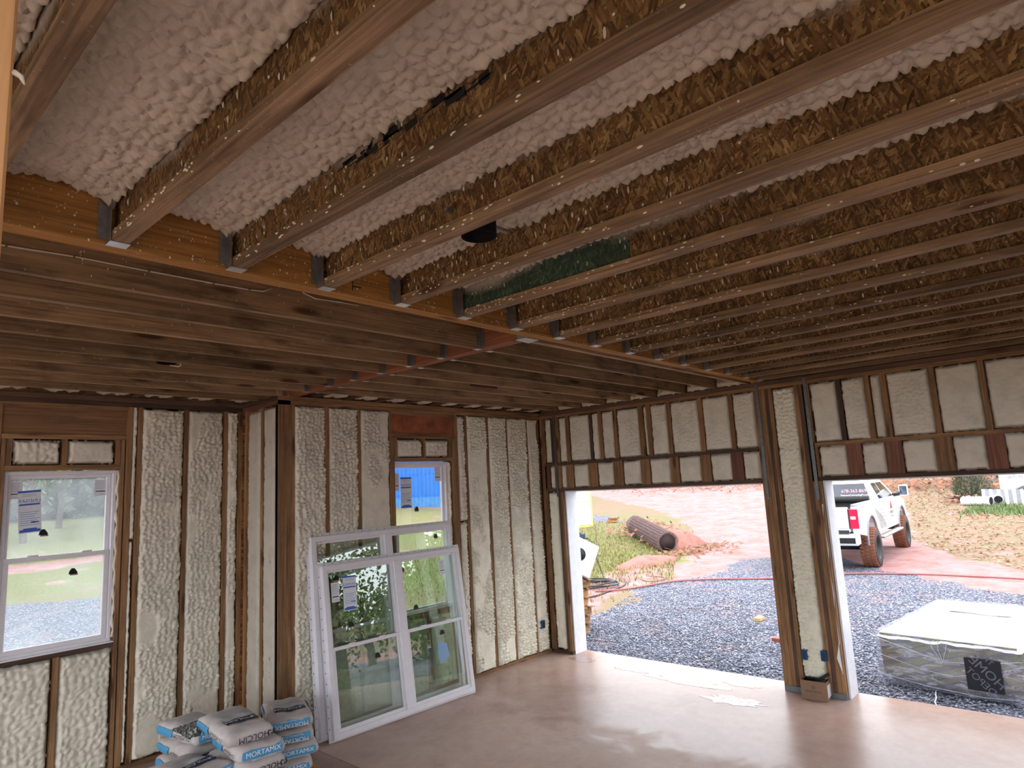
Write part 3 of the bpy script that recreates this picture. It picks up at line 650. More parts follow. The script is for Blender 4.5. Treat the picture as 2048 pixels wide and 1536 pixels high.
# droplets of foam on webs and flanges
mb = MB(); rr_ = random.Random(3)
for i in range(800):
    jx = rr_.choice(xs[2:12]); yy = -3.35 - abs(rr_.gauss(0, 1.0)); 
    if rr_.random() < .55: p = (jx - .030, yy, HC + rr_.uniform(.002, .042)); s_ = (.003, rr_.uniform(.003, .012), rr_.uniform(.002, .005))
    else: p = (jx - .007, yy, HC + rr_.uniform(.045, .2)); s_ = (.003, rr_.uniform(.002, .006), rr_.uniform(.003, .018))
    vs = [(p[0] + dx * s_[0] * 1.6, p[1] + dy * s_[1], p[2] + dz * s_[2]) for dx, dy, dz in ((0, -1, 0), (0, 1, 0), (0, 0, -1), (0, 0, 1), (-1, 0, 0), (0, .7, .7), (0, -.7, .7), (0, .7, -.7), (0, -.7, -.7))]
    mb.add(vs, [(4, 1, 5), (4, 5, 3), (4, 3, 6), (4, 6, 0), (4, 0, 8), (4, 8, 2), (4, 2, 7), (4, 7, 1)])
o = mb.build('foam_droplets', plain('foam_drip', (.72, .68, .58), .5), ce, True); o['kind'] = 'stuff'
mb = MB()
for i in range(420):
    s_ = rr_.uniform(.0015, .005); p = (rr_.uniform(-6.9, -.4), LB0 - .001, HC + rr_.uniform(.0, .17))
    mb.add([(p[0] - s_, p[1], p[2]), (p[0] + s_, p[1], p[2]), (p[0], p[1], p[2] - s_ * 1.5), (p[0], p[1], p[2] + s_ * 1.5), (p[0], p[1] - s_ * .6, p[2])], [(4, 2, 1), (4, 1, 3), (4, 3, 0), (4, 0, 2)])
for i in range(500):
    s_ = rr_.uniform(.001, .003); y = rr_.choice(ysR); p = (rr_.uniform(-7, -.4), y - .001 , HC + rr_.uniform(.0, .2))
    mb.add([(p[0] - s_, p[1], p[2]), (p[0] + s_, p[1], p[2]), (p[0], p[1], p[2] - s_ * 2.5), (p[0], p[1], p[2] + s_ * 2.5), (p[0], p[1] - s_ * .6, p[2])], [(4, 2, 1), (4, 1, 3), (4, 3, 0), (4, 0, 2)])
o = mb.build('foam_droplets', bpy.data.materials['foam_drip'], ce); o['kind'] = 'stuff'

# recessed light cans and the white cable
def can(loc, label, r=.075, h=.12, name='recessed_light'):
    t = root(name, loc, label, 'light'); 
    mb = MB(); mb.lathe([(r - .004, h), (r - .004, 0), (r, 0), (r, h)], loc); mb.build('housing', MATTB, t, True)
    MB().lathe([(.0, .045), (r * .6, .045), (r * .85, .03), (r - .004, .012)], loc).build('baffle', MATTB, t, True)
    for k_ in (-1, 1): MB().box(loc[0] + k_ * r, loc[0] + k_ * (r + .11), loc[1] - .01, loc[1] + .01, loc[2] + .06, loc[2] + .075).build('hanger_bar', GALV, t)
    return t
can((-5.50, -4.27, 3.355), 'black recessed light can hanging low between foamed I-joists')
t = can((-5.50, -.93, 3.36), 'black recessed light can above the old pine joists near the alcove', .07)
MB().tube([(-5.44, -.99, 3.37), (-5.41, -.97, 3.352), (-5.41, -.92, 3.345), (-5.45, -.87, 3.36), (-5.5, -.86, 3.39)], .004, 6).build('loose_wire', WHITEW, t, True)
t = root('fixture_bracket', (-2.35, -1.4, 3.38), 'reddish steel light fixture pan between the pine joists of the far bay', 'light')
mb = MB(); mb.box(-2.62, -2.22, -1.55, -1.26, 3.400, 3.406); mb.box(-2.62, -2.22, -1.55, -1.545, 3.36, 3.402); mb.box(-2.62, -2.22, -1.27, -1.26, 3.36, 3.402)
mb.build('pan', plain('rusty_pan', lin(120, 78, 64), .5, .3), t)
MB().lathe([(.0, .0), (.055, .0), (.055, .03)], (-2.42, -1.42, 3.372)).build('light_socket', GALV, t, True)
cb = [(-7.6, 3.42), (-6.822, 3.428), (-6.577, 3.438), (-6.265, 3.436), (-5.953, 3.437), (-5.76, 3.440), (-5.68, 3.446), (-5.636, 3.471)]
t = root('stapled_cable', (-6.3, -2.77, 3.43), 'thin white electrical cable stapled along the first pine joist', 'cable')
MB().tube([(x, -2.770, z) for x, z in cb], .0042, 6).build('sheath', WHITEW, t, True)
for x, z in cb[1:6]: MB().box(x - .003, x + .003, -2.778, -2.765, z - .007, z + .007).build('staple', GALV, t)
t = root('stapled_cable', (-5.3, -2.77, 3.46), 'short white cable end poking out beside the laminated beam', 'cable')
MB().tube([(-5.44, -2.770, 3.485), (-5.36, -2.772, 3.462), (-5.2, -2.770, 3.470), (-5.05, -2.768, 3.474)], .004, 6).build('sheath', WHITEW, t, True)
# layout marks on the beam
mb = MB()
mb.box(-5.475, -5.470, LB0 - .0015, LB0, HC + .03, HC + .17); mb.box(-5.47, -5.42, LB0 - .0015, LB0, HC + .05, HC + .056); mb.box(-5.47, -5.41, LB0 - .0015, LB0, HC + .11, HC + .116)
mb.build('marker_lines', INK, ce)

# partition stud close to the camera, light falling on it painted into its colour
wn = root('wall_near', (-7.3, -5.1, 0), 'raw pine stud tinted as brightly lit, of an open partition close to the camera', 'wall', kind='structure')
MB().cbox(-7.36, -7.222, -5.143, -5.103, .04, HC - .002, .004).build('stud', wood('lit_pine_z', 'z', lin(196, 142, 92), lin(226, 176, 122), .1, knots=False, vary=.02), wn)
box('bottom_plate', -8.6, -7.222, -5.143, -5.05, 0, .04, STUD['x'], wn)
mb = MB(); mb.tube([(-7.2225, -5.146, 2.86), (-7.216, -5.150, 2.855), (-7.212, -5.151, 2.845)], [.004, .0035, .001], 6); mb.build('foam_drip', FOAM, wn, True)

# ------------------------------------------------------------------ ground
def T(x, y):
    x = np.asarray(x, float); y = np.asarray(y, float)
    r = np.hypot(x + 5, y + 4)
    z = -.08 + np.minimum(.05 * np.maximum(0, r - 21), 2.7)
    return z + .62 * np.exp(-(((x - 13.5) / 4.6) ** 2 + ((y - 9.3) / 3.6) ** 2))
def Tz(x, y): return float(T(x, y))
def sdf(px, py, poly):
    """signed distance, positive inside"""
    d = np.full(px.shape, 1e9); ins = np.zeros(px.shape, bool); n = len(poly)
    for i in range(n):
        ax, ay = poly[i]; bx, by = poly[(i + 1) % n]; ex, ey = bx - ax, by - ay
        t = np.clip(((px - ax) * ex + (py - ay) * ey) / (ex * ex + ey * ey), 0, 1)
        d = np.minimum(d, np.hypot(px - ax - t * ex, py - ay - t * ey))
        c = ((ay > py) != (by > py)) & (px < (bx - ax) * (py - ay) / ((by - ay) if by != ay else 1e-9) + ax); ins ^= c
    return np.where(ins, d, -d)
PG = [(-20, -40), (9, -40), (7.9, -9), (7.6, -4.7), (8.7, -3), (10.4, -1.8), (11.6, -.6), (13.2, 1.2), (10.8, 1.9), (8.6, 1.5), (6.4, 1.75), (5.2, 1.9), (2.4, 1.1), (.6, .0), (0, -1)]
PG2 = [(-14, .6), (-.6, .6), (.5, 8), (-1.5, 15), (-12, 17)]
PG3 = [(15.5, 10.5), (18, 8.8), (24, 17), (30, 26), (27, 28), (20, 17.5)]
PM = [(4.5, 1.2), (7.0, 1.9), (9.0, 3.0), (11.0, 3.7), (13.5, 4.6), (17, 6.4), (24.5, 12.2), (34, 24), (42, 40), (70, 50), (60, 14), (38, 5), (24, .2), (17, -1.1), (15.5, -1.7), (13, -2.9), (10.6, -4.5), (10.4, -9), (11, -30), (7, -30), (7, 0)]
PM2 = [(-25, 19.5), (-5, 21), (6, 23.5), (14, 27), (14, 30), (4, 26), (-6, 23.5), (-25, 22)]
PR = [(2.2, 1.0), (5.0, 2.0), (6.8, 2.0), (9.5, 3.3), (11.6, 4.0), (9, 4.6), (6.2, 3.3), (4, 3.2)]
def axis_pts(a, b, s, lo, hi):
    t = list(np.arange(a, b + 1e-6, s)); q = a; st = s
    while q > lo: st *= 1.25; q -= st; t.insert(0, q)
    q = b; st = s
    while q < hi: st *= 1.25; q += st; t.append(q)
    return np.array(t)
gx = axis_pts(-9, 30, .16, -90, 150); gy = axis_pts(-9, 20, .16, -90, 120); GX, GY = np.meshgrid(gx, gy)
GZ = T(GX, GY)
nz = fbm(GX * 1.3, GY * 1.3, 5, 4) - .5; nb = fbm(GX * .5 + 9, GY * .5, 8, 3) - .5
dg = sdf(GX, GY, PG) + nz * 1.1 + nb * 1.0; dg2 = sdf(GX, GY, PG2) + nz * 4; dg3 = sdf(GX, GY, PG3) + nz * 2
dm = sdf(GX, GY, PM) + nz * 1.2; dr = sdf(GX, GY, PR) + nz * 1.0
sm = lambda d, w_: np.clip(d / w_ + .5, 0, 1)
grav = np.maximum(sm(dg, .25), np.maximum(sm(dg2, 1.5) * .8, sm(dg3, .8) * .75))
mud = np.maximum(sm(dm, .5), sm(dr, .5) * .85); mud = np.maximum(mud, sm(sdf(GX, GY, PM2) + nz * 1.5, .8) * .8); mud = np.maximum(mud, np.clip((fbm(GX * .8, GY * .8 + 3, 77) - .6) * 6, 0, 1) * .55)
grassy = np.exp(-(((GX - 8.5) / 5.5) ** 2 + ((GY - 6.5) / 4.2) ** 2)) * 1.3
grassy = np.maximum(grassy, np.exp(-(((GX - 24.5) / 2.0) ** 2 + ((GY + 4.6) / 2.6) ** 2)))
grassy = np.maximum(grassy, ((GY > 17) & (GX < 14)) * .9 + 0.0)
grassy = np.maximum(grassy, ((GY > 8) & (GX < 22)) * .55); grassy = np.clip(grassy, 0, 1)
rough = (fbm(GX * 3, GY * 3, 11) - .5)
tz = .02 * rough + .10 * mud * (1 - grav) * (fbm(GX * .9, GY * .9, 4) - .5) * np.clip((GX - 4) / 6, 0, 1)
bank = 1.4 * np.exp(-((sdf(GX, GY, PM) + 2.5) / 2.0) ** 2) * np.clip((GX - 30) / 6, 0, 1) * (GY > 5)   # spoil bank along the far side of the road
GZ = GZ + tz * (GX > .4) + bank * .5
GZ = np.where((GX < .45) & (GY < 1.1), np.minimum(GZ, -.08), GZ)
me = bpy.data.meshes.new('ground'); ny_, nx_ = GX.shape
Pv = np.stack([GX, GY, GZ], -1).reshape(-1, 3); idx = np.arange(nx_ * ny_).reshape(ny_, nx_)
q = np.stack([idx[:-1, :-1], idx[:-1, 1:], idx[1:, 1:], idx[1:, :-1]], -1).reshape(-1, 4)
me.vertices.add(len(Pv)); me.vertices.foreach_set('co', Pv.ravel().astype(np.float32)); me.loops.add(len(q) * 4); me.loops.foreach_set('vertex_index', q.ravel().astype(np.int32))
me.polygons.add(len(q)); me.polygons.foreach_set('loop_start', np.arange(0, len(q) * 4, 4, dtype=np.int32)); me.polygons.foreach_set('loop_total', np.full(len(q), 4, np.int32))
me.polygons.foreach_set('use_smooth', np.ones(len(q), bool)); me.update(calc_edges=True)
at = me.color_attributes.new('zone', 'FLOAT_COLOR', 'POINT')
at.data.foreach_set('color', np.stack([grav, mud, grassy, np.ones_like(mud)], -1).reshape(-1).astype(np.float32))
m, nt, b = newmat('yard_ground'); at = N(nt, 'ShaderNodeAttribute', attribute_name='zone'); sp = nt.nodes.new('ShaderNodeSeparateColor'); nt.links.new(at.outputs['Color'], sp.inputs[0])
v = coords(nt, rnd_off=False); nf = noise(nt, v, 14, 5, .7); nl = noise(nt, v, 1.4, 5, .65); nn = noise(nt, v, 5, 4, .7)
def thr(s, nfac, wdt=.12):
    a = N(nt, 'ShaderNodeMath', operation='MULTIPLY_ADD'); nt.links.new(nfac, a.inputs[0]); a.inputs[1].default_value = .9; nt.links.new(s, a.inputs[2])
    d = N(nt, 'ShaderNodeMath', operation='DIVIDE'); nt.links.new(a.outputs[0], d.inputs[0]); d.inputs[1].default_value = 2.0
    return ramp(nt, d.outputs[0], [(.475 - wdt / 2, (0, 0, 0)), (.475 + wdt / 2, (1, 1, 1))]).outputs[0]
leaf = ramp(nt, nf, [(.25, lin(84, 66, 58)), (.42, lin(138, 108, 94)), (.58, lin(118, 102, 84)), (.75, lin(160, 138, 126))]).outputs[0]
leaf = mix(nt, ramp(nt, nl, [(.4, (0, 0, 0)), (.65, (.7, .7, .7))]).outputs[0], leaf, lin(108, 108, 76))
grs = ramp(nt, nf, [(.25, lin(76, 80, 52)), (.5, lin(112, 110, 74)), (.75, lin(142, 132, 98))]).outputs[0]
grs = mix(nt, ramp(nt, nl, [(.45, (0, 0, 0)), (.7, (.6, .6, .6))]).outputs[0], grs, lin(100, 116, 54))
mudc = ramp(nt, nn, [(.28, lin(122, 84, 76)), (.5, lin(148, 106, 100)), (.75, lin(162, 124, 120))]).outputs[0]
mudc = mix(nt, ramp(nt, nl, [(.35, (0, 0, 0)), (.7, (.9, .9, .9))]).outputs[0], mudc, lin(158, 130, 130))
vo = N(nt, 'ShaderNodeTexVoronoi'); vo.inputs['Scale'].default_value = 34; nt.links.new(v, vo.inputs['Vector']); s2 = nt.nodes.new('ShaderNodeSeparateColor'); nt.links.new(vo.outputs['Color'], s2.inputs[0])
gv = ramp(nt, s2.outputs[0], [(0, lin(66, 69, 82)), (.35, lin(104, 108, 124)), (.7, lin(136, 140, 156)), (.95, lin(184, 186, 198))]).outputs[0]
gv = mix(nt, ramp(nt, vo.outputs['Distance'], [(.3, (0, 0, 0)), (.6, (.75, .75, .75))]).outputs[0], gv, lin(50, 52, 62))
gv = mix(nt, ramp(nt, nl, [(.52, (0, 0, 0)), (.78, (.65, .65, .65))]).outputs[0], gv, lin(150, 116, 112))
c = mix(nt, thr(sp.outputs[2], nn), leaf, grs); c = mix(nt, thr(sp.outputs[1], nn), c, mudc); c = mix(nt, thr(sp.outputs[0], nf, .08), c, gv)
nt.links.new(c, b.inputs['Base Color']); b.inputs['Roughness'].default_value = .8; b.inputs['Specular IOR Level'].default_value = .08
hb = mix(nt, sp.outputs[0], nf, vo.outputs['Distance']); bump(nt, b, hb, .5, .03)
g_ = meshobj('ground', me, m); tag(g_, 'yard of blue grey gravel, wet red clay track and leaf strewn grass', 'ground', kind='structure')

def inpoly(x, y, poly): return sdf(np.array([x], float), np.array([y], float), poly)[0] > 0
# loose stones, close to the slab
def soup(name, pts, shape_fn, mats, kind='stuff', label=None, cat=None, parent=None):
    mb = MB()
    for p in pts: shape_fn(mb, p)
    o = mb.build(name, mats, parent); o['kind'] = kind
    if label: tag(o, label, cat)
    return o
rg = random.Random(11); nr = np.random.RandomState(5)
SX = nr.uniform(.3, 8.5, 26000) ** 1.0; SX = .3 + (SX - .3) * nr.uniform(.25, 1, 26000); SY = nr.uniform(-6.5, 1.6, 26000)
keep = (sdf(SX, SY, PG) > 0) & (SY < .25 + SX * .3) & ~((SX < .45) & (SY > -.35)); SX, SY = SX[keep], SY[keep]; SZ = T(SX, SY)
n = len(SX); sz = nr.uniform(.009, .02, n); an = nr.uniform(0, PI, n)
base = np.array([(1, 0, 0), (-.3, .9, .1), (-.8, -.5, 0), (.1, -.9, .1), (.1, .1, .75), (0, 0, -.6)]); fc = np.array([(0, 1, 4), (1, 2, 4), (2, 3, 4), (3, 0, 4), (1, 0, 5), (2, 1, 5), (3, 2, 5), (0, 3, 5)])
co = base[None] * (sz[:, None, None] * nr.uniform(.7, 1.4, (n, 6, 1)))
ca, sa = np.cos(an)[:, None], np.sin(an)[:, None]
xx = co[..., 0] * ca - co[..., 1] * sa + SX[:, None]; yy = co[..., 0] * sa + co[..., 1] * ca + SY[:, None]; zz = co[..., 2] * .8 + SZ[:, None] + .006
V_ = np.stack([xx, yy, zz], -1).reshape(-1, 3); Fq = (fc[None] + (np.arange(n) * 6)[:, None, None]).reshape(-1, 3)
me = bpy.data.meshes.new('gravel_stones'); me.vertices.add(len(V_)); me.vertices.foreach_set('co', V_.ravel().astype(np.float32)); me.loops.add(len(Fq) * 3); me.loops.foreach_set('vertex_index', Fq.ravel().astype(np.int32))
me.polygons.add(len(Fq)); me.polygons.foreach_set('loop_start', np.arange(0, len(Fq) * 3, 3, dtype=np.int32)); me.polygons.foreach_set('loop_total', np.full(len(Fq), 3, np.int32)); me.update(calc_edges=True)
at = me.color_attributes.new('tone', 'FLOAT_COLOR', 'POINT'); tn = np.repeat(nr.uniform(0, 1, n), 6); at.data.foreach_set('color', np.stack([tn, tn, tn, np.ones_like(tn)], -1).reshape(-1).astype(np.float32))
m, nt, b = newmat('gravel_stone'); a_ = N(nt, 'ShaderNodeAttribute', attribute_name='tone')
nt.links.new(ramp(nt, a_.outputs['Fac'], [(0, lin(62, 65, 78)), (.4, lin(108, 112, 128)), (.8, lin(146, 150, 166)), (1, lin(200, 200, 208))]).outputs[0], b.inputs['Base Color']); b.inputs['Roughness'].default_value = .45
tag(meshobj('gravel_stones', me, m), 'loose blue grey crushed gravel in front of the garage slab', 'gravel', kind='stuff')

def blades(name, n, sampler, cols, hgt, label, cat, width=.006, lean=.5, flatl=False):
    vs = []; fs = []; tn = []
    for i in range(n):
        x, y = sampler(); z = Tz(x, y) + .01; h = hgt * rg.uniform(.5, 1.3); a = rg.uniform(0, 2 * PI); l = lean * h * rg.uniform(0, 1.5)
        dx, dy = math.cos(a), math.sin(a); k = len(vs)
        if flatl:
            s_ = hgt * rg.uniform(.6, 1.3); t_ = rg.uniform(-.4, .6)
            vs += [(x - dx * s_, y - dy * s_, z + .01), (x + dy * s_ * .6, y - dx * s_ * .6, z + s_ * t_ + .02), (x + dx * s_, y + dy * s_, z + .03 * rg.random()), (x - dy * s_ * .6, y + dx * s_ * .6, z + .02)]
            fs.append((k, k + 1, k + 2, k + 3)); tn += [rg.random()] * 4
        else:
            w_ = width * rg.uniform(.7, 1.5)
            vs += [(x - dy * w_, y + dx * w_, z - .02), (x + dy * w_, y - dx * w_, z - .02), (x + dx * l, y + dy * l, z + h)]; fs.append((k, k + 1, k + 2)); tn += [rg.random()] * 3
    me = bpy.data.meshes.new(name); me.from_pydata(vs, [], fs); tn = np.array(tn)
    at = me.color_attributes.new('tone', 'FLOAT_COLOR', 'POINT'); at.data.foreach_set('color', np.stack([tn, tn, tn, np.ones_like(tn)], -1).reshape(-1).astype(np.float32))
    m, nt, b = newmat(name + '_tones'); a_ = N(nt, 'ShaderNodeAttribute', attribute_name='tone'); nt.links.new(ramp(nt, a_.outputs['Fac'], [(i / (len(cols) - 1), c) for i, c in enumerate(cols)], 'CONSTANT' if flatl else 'LINEAR').outputs[0], b.inputs['Base Color'])
    return tag(meshobj(name, me, m), label, cat, kind='stuff')
def s_mound():
    while True:
        x, y = rg.gauss(8.6, 3.0), rg.gauss(6.0, 2.6)
        if x > 1.5 and not inpoly(x, y, PG) and not inpoly(x, y, PM): return x, y
blades('grass', 16000, s_mound, [lin(84, 88, 48), lin(132, 126, 68), lin(152, 140, 92), lin(98, 112, 64)], .075, 'yellow green grass tufts on the raised bank by the clay track', 'grass', .012)
def s_leaf():
    while True:
        x, y = rg.uniform(9.5, 34), rg.uniform(-12, 1.5)
        if not inpoly(x, y, PM) and not inpoly(x, y, PG): return x, y
blades('leaves', 9000, s_leaf, [lin(128, 78, 52), lin(170, 120, 84), lin(196, 156, 122), lin(150, 96, 64), lin(110, 80, 60)], .05, 'fallen brown leaves scattered over the rough ground right of the truck', 'leaves', flatl=True)
def s_gr():
    return rg.gauss(24.6, 1.0), rg.uniform(-9, -1.6)
blades('grass', 3500, s_gr, [lin(66, 96, 56), lin(92, 118, 68), lin(124, 132, 92)], .16, 'bright green weeds before the white trailer', 'grass', .02)

# ------------------------------------------------------------------ trees, woods, bush
BARK = plain('tree_bark', (.12, .095, .075), .9, var=.3)
def leaf_mat(name, cols):
    m, nt, b = newmat(name); v = coords(nt, rnd_off=False); n = noise(nt, v, 6, 3, .7); b.inputs['Roughness'].default_value = .6
    nt.links.new(ramp(nt, n, [(.3 + .4 * i / (len(cols) - 1), c) for i, c in enumerate(cols)]).outputs[0], b.inputs['Base Color']); return m
LGRN = leaf_mat('green_foliage', [lin(52, 66, 34), lin(90, 108, 52), lin(128, 140, 72)]); LAUT = leaf_mat('autumn_foliage', [lin(92, 72, 40), lin(140, 120, 60), lin(170, 150, 90)])
LJUN = leaf_mat('juniper_foliage', [lin(36, 52, 40), lin(62, 84, 62), lin(92, 112, 82)])
def tree(x, y, h, r, label, nl=1500, group=None, mat=None, seed=0, leafs=.13, bare=False, low=.42):
    q = random.Random(seed); z0 = Tz(x, y) - .1; t = root('tree', (x, y, z0), label, 'tree', group)
    mb = MB(); tips = []
    def br(p, d, l, rad, dep):
        p2 = p + d * l; mid = p + d * l * .5 + Vector((q.uniform(-1, 1), q.uniform(-1, 1), q.uniform(-.3, .6))) * l * .07
        mb.tube([p, mid, p2], [rad, rad * .85, rad * .65], 6 if dep < 2 else 4, cap=False)
        if dep >= (4 if bare else 3): tips.append(p2); return
        for i in range(3 if dep else 5):
            nd = (d + Vector((q.uniform(-1, 1), q.uniform(-1, 1), q.uniform(-.2, .7))) * .75).normalized(); br(p2 if i < 2 else p + d * l * q.uniform(.5, .95), nd, l * q.uniform(.5, .72), rad * .6, dep + 1)
        tips.append(p2)
    br(Vector((x, y, z0)), Vector((q.uniform(-.08, .08), q.uniform(-.08, .08), 1)).normalized(), h * low, h * .022, 0)
    mb.build('trunk', BARK, t, True)
    if nl:
        vs = []; fs = []
        for i in range(nl):
            c = q.choice(tips) + Vector((q.gauss(0, 1), q.gauss(0, 1), q.gauss(0, 1))) * r * .22
            a = Vector((q.gauss(0, 1), q.gauss(0, 1), q.gauss(0, 1))).normalized() * leafs * q.uniform(.5, 1.3); b_ = a.orthogonal().normalized() * leafs * .6; k = len(vs)
            vs += [c - a, c + b_, c + a, c - b_]; fs.append((k, k + 1, k + 2, k + 3))
        o = MB().add(vs, fs).build('foliage', mat or LGRN, t); o['kind'] = 'stuff'
    return t
k = 0
for x, y, h in ((-5, 31.5, 6.5), (.6, 33, 7), (6.5, 32, 6.5), (-2.6, 39.5, 8), (3.8, 40.5, 8), (10.5, 39, 8), (-9, 39, 8)):
    k += 1; tree(x, y, h, 3.0, 'tall mixed green tree of the woods seen through the fogged window', 1700, 'trees behind the fogged window', LGRN if k % 3 else LAUT, k, .2)
vs = []; fs = []
for i in range(9000):
    x = rg.uniform(-26, 10); y = 50.5 + rg.gauss(0, 1.2) + .0 * x
    c = Vector((x, y, Tz(x, y) + abs(rg.gauss(0, 1)) * 4.5)); u_ = Vector((rg.gauss(0, 1), rg.gauss(0, 1), rg.gauss(0, 1))).normalized() * .5; w2 = u_.orthogonal().normalized() * .35; kk = len(vs)
    vs += [c - u_, c + w2, c + u_, c - w2]; fs.append((kk, kk + 1, kk + 2, kk + 3))
tag(MB().add(vs, fs).build('undergrowth', leaf_mat('dark_wood_foliage', [lin(44, 50, 38), lin(74, 80, 60), lin(104, 104, 84)])), 'dark dense woodland edge behind the trees beyond the fogged window', 'woods', kind='stuff')
for i, (x, y, h, bare, lb) in enumerate(((5.2, -11.5, 6.0, 0, 'nearest low leafy tree mirrored in the leaning window panes'), (8.6, -13.2, 7.0, 1, 'bare branched tree mirrored low in the front leaning window'), (2.6, -13.5, 6.5, 0, 'green leafy tree mirrored at the left of the leaning windows'),
        (12.0, -15.5, 8.0, 0, 'tall leafy tree mirrored in the right leaning panes'), (6.8, -17.5, 8.0, 1, 'second bare tree mirrored behind the leafy ones in the glass'), (15, -21, 9, 1, 'farthest bare tree mirrored in the leaning panes'))):
    tree(x, y, h, 2.6, lb, 900 if bare else 3800, 'trees mirrored in the leaning glass', LGRN, 40 + i, .085, True, .16)
vs = []; fs = []
for i in range(7000):
    a = rg.uniform(-.55, 2.3); r_ = rg.uniform(72, 90); x, y = r_ * math.cos(a), r_ * math.sin(a)
    c = Vector((x, y, Tz(x, y) + abs(rg.gauss(0, 1)) * 5)); u_ = Vector((rg.gauss(0, 1), rg.gauss(0, 1), rg.gauss(0, 1))).normalized() * 1.3; w2 = u_.orthogonal().normalized() * .9; k = len(vs)
    vs += [c - u_, c + w2, c + u_, c - w2]; fs.append((k, k + 1, k + 2, k + 3))
tag(MB().add(vs, fs).build('woods', LAUT), 'distant autumn woods round the yard', 'woods', kind='stuff')

bx_, by_ = 28.6, -1.35; bz = Tz(bx_, by_)
t = root('juniper_bush', (bx_, by_, bz), 'dark green feathery juniper bush on the leafy ground behind the truck', 'bush')
vs = []; fs = []
for i in range(5200):
    th = rg.uniform(0, 2 * PI); v_ = rg.random(); rr = .75 * math.sqrt(1 - (abs(v_ - .42) / .62) ** 2) if abs(v_ - .42) < .62 else 0
    rr *= (rg.random() ** .4) * (1 + .2 * math.sin(3 * th)); c = Vector((bx_ + rr * math.cos(th), by_ + rr * math.sin(th), bz + .05 + 1.32 * v_))
    d = (Vector((math.cos(th) * .7, math.sin(th) * .7, 1)) + Vector((rg.gauss(0, .3),) * 3)).normalized() * rg.uniform(.06, .14); s_ = d.orthogonal().normalized() * .012; k = len(vs)
    vs += [c - s_, c + s_, c + d]; fs.append((k, k + 1, k + 2))
o = MB().add(vs, fs).build('foliage', LJUN, t); o['kind'] = 'stuff'
mb = MB()
for i in range(9):
    a = i * .7; mb.tube([(bx_, by_, bz), (bx_ + .3 * math.cos(a), by_ + .3 * math.sin(a), bz + .5), (bx_ + .5 * math.cos(a), by_ + .5 * math.sin(a), bz + .95)], [.03, .02, .006], 5)
mb.build('stems', BARK, t)
def brush(name, c, sx_, sy, h, n, mats, label, cat, seed, bl=.5):
    q = random.Random(seed); mb = MB()
    for i in range(n):
        x = c[0] + q.gauss(0, sx_); y = c[1] + q.gauss(0, sy); z = Tz(x, y) + abs(q.gauss(0, h)); a = q.uniform(0, 2 * PI); e = q.uniform(-.4, .5); l = bl * q.uniform(.3, 1)
        if q.random() < .35: mb.tube([(x, y, z), (x + l * math.cos(a), y + l * math.sin(a), max(z + l * e, Tz(x, y)))], [.018 * q.uniform(.4, 1.5), .006], 4, mi=0)
        else:
            s_ = bl * .2; d = Vector((math.cos(a), math.sin(a), e)) * s_; p = d.orthogonal().normalized() * s_ * .6; C_ = Vector((x, y, z + .02)); mb.add([C_ - d, C_ + p, C_ + d, C_ - p], [(0, 1, 2, 3)], 1)
    return tag(mb.build(name, mats), label, cat, kind='stuff')
LEAFB = plain('dead_leaf', lin(140, 98, 78), .8, var=.4, scale=3); STRAW = plain('dry_stem', lin(134, 114, 96), .8, var=.3)
brush('brush_pile', (13.4, 6.15), .55, .5, .22, 420, [STRAW, LEAFB], 'dry brown brush heaped behind the rolled wire mesh', 'brush', 1, .5)
brush('brush_pile', (12.0, 3.9), .9, .45, .05, 260, [STRAW, LEAFB], 'flattened dry weeds before the near end of the wire roll', 'brush', 2, .4)
brush('leaf_heap', (28.1, -1.05), .35, .35, .16, 160, [BARK, LEAFB], 'orange brown leaf heap at the foot of the juniper bush', 'leaves', 3, .5)
brush('brush_pile', (36, 1.5), 2.0, 3.0, .35, 900, [STRAW, LEAFB], 'long tangle of brush and leaves along the far edge above the truck', 'brush', 4, 1.0)
brush('brush_pile', (37, -3.0), 1.5, 1.2, .3, 350, [STRAW, BARK], 'grey broken branches between the bush and the white trailer', 'brush', 5, 1.1)
brush('brush_pile', (39.5, 15), 2.5, 5.5, .25, 900, [BARK, plain('clay_clod', lin(176, 108, 92), .8, var=.3)], 'broken clay clods and twigs on the far bank of the track', 'brush', 6, .8)
# red clay heap behind the wire roll
def heap(name, cx, cy, rx, ry, h, mat, label, seed, n=26):
    u = np.linspace(-1, 1, n); a, b_ = np.meshgrid(u, u); x = cx + a * rx; y = cy + b_ * ry; r2 = np.clip(1 - a * a - b_ * b_, 0, 1)
    z = T(x, y) - .06 + h * r2 ** .8 * (.5 + .9 * fbm(x * 2.3, y * 2.3, seed)) + .1 * h * domes(x * 5, y * 5, seed) * (r2 > 0)
    P = np.stack([x, y, z], -1).reshape(-1, 3); idx = np.arange(n * n).reshape(n, n); q = np.stack([idx[:-1, :-1], idx[:-1, 1:], idx[1:, 1:], idx[1:, :-1]], -1).reshape(-1, 4)
    return tag(MB().add(P.tolist(), q.tolist()).build(name, mat, None, True), label, 'dirt pile')
CLAY = plain('red_clay', lin(144, 92, 82), .75, var=.22, scale=5)
heap('clay_heap', 12.9, 4.9, 1.2, .9, .5, CLAY, 'low heap of red clay beside the near end of the wire roll', 3)
heap('clay_heap', 9.2, 3.9, 1.6, .6, .22, CLAY, 'small red clay bank at the foot of the grassy mound', 9)

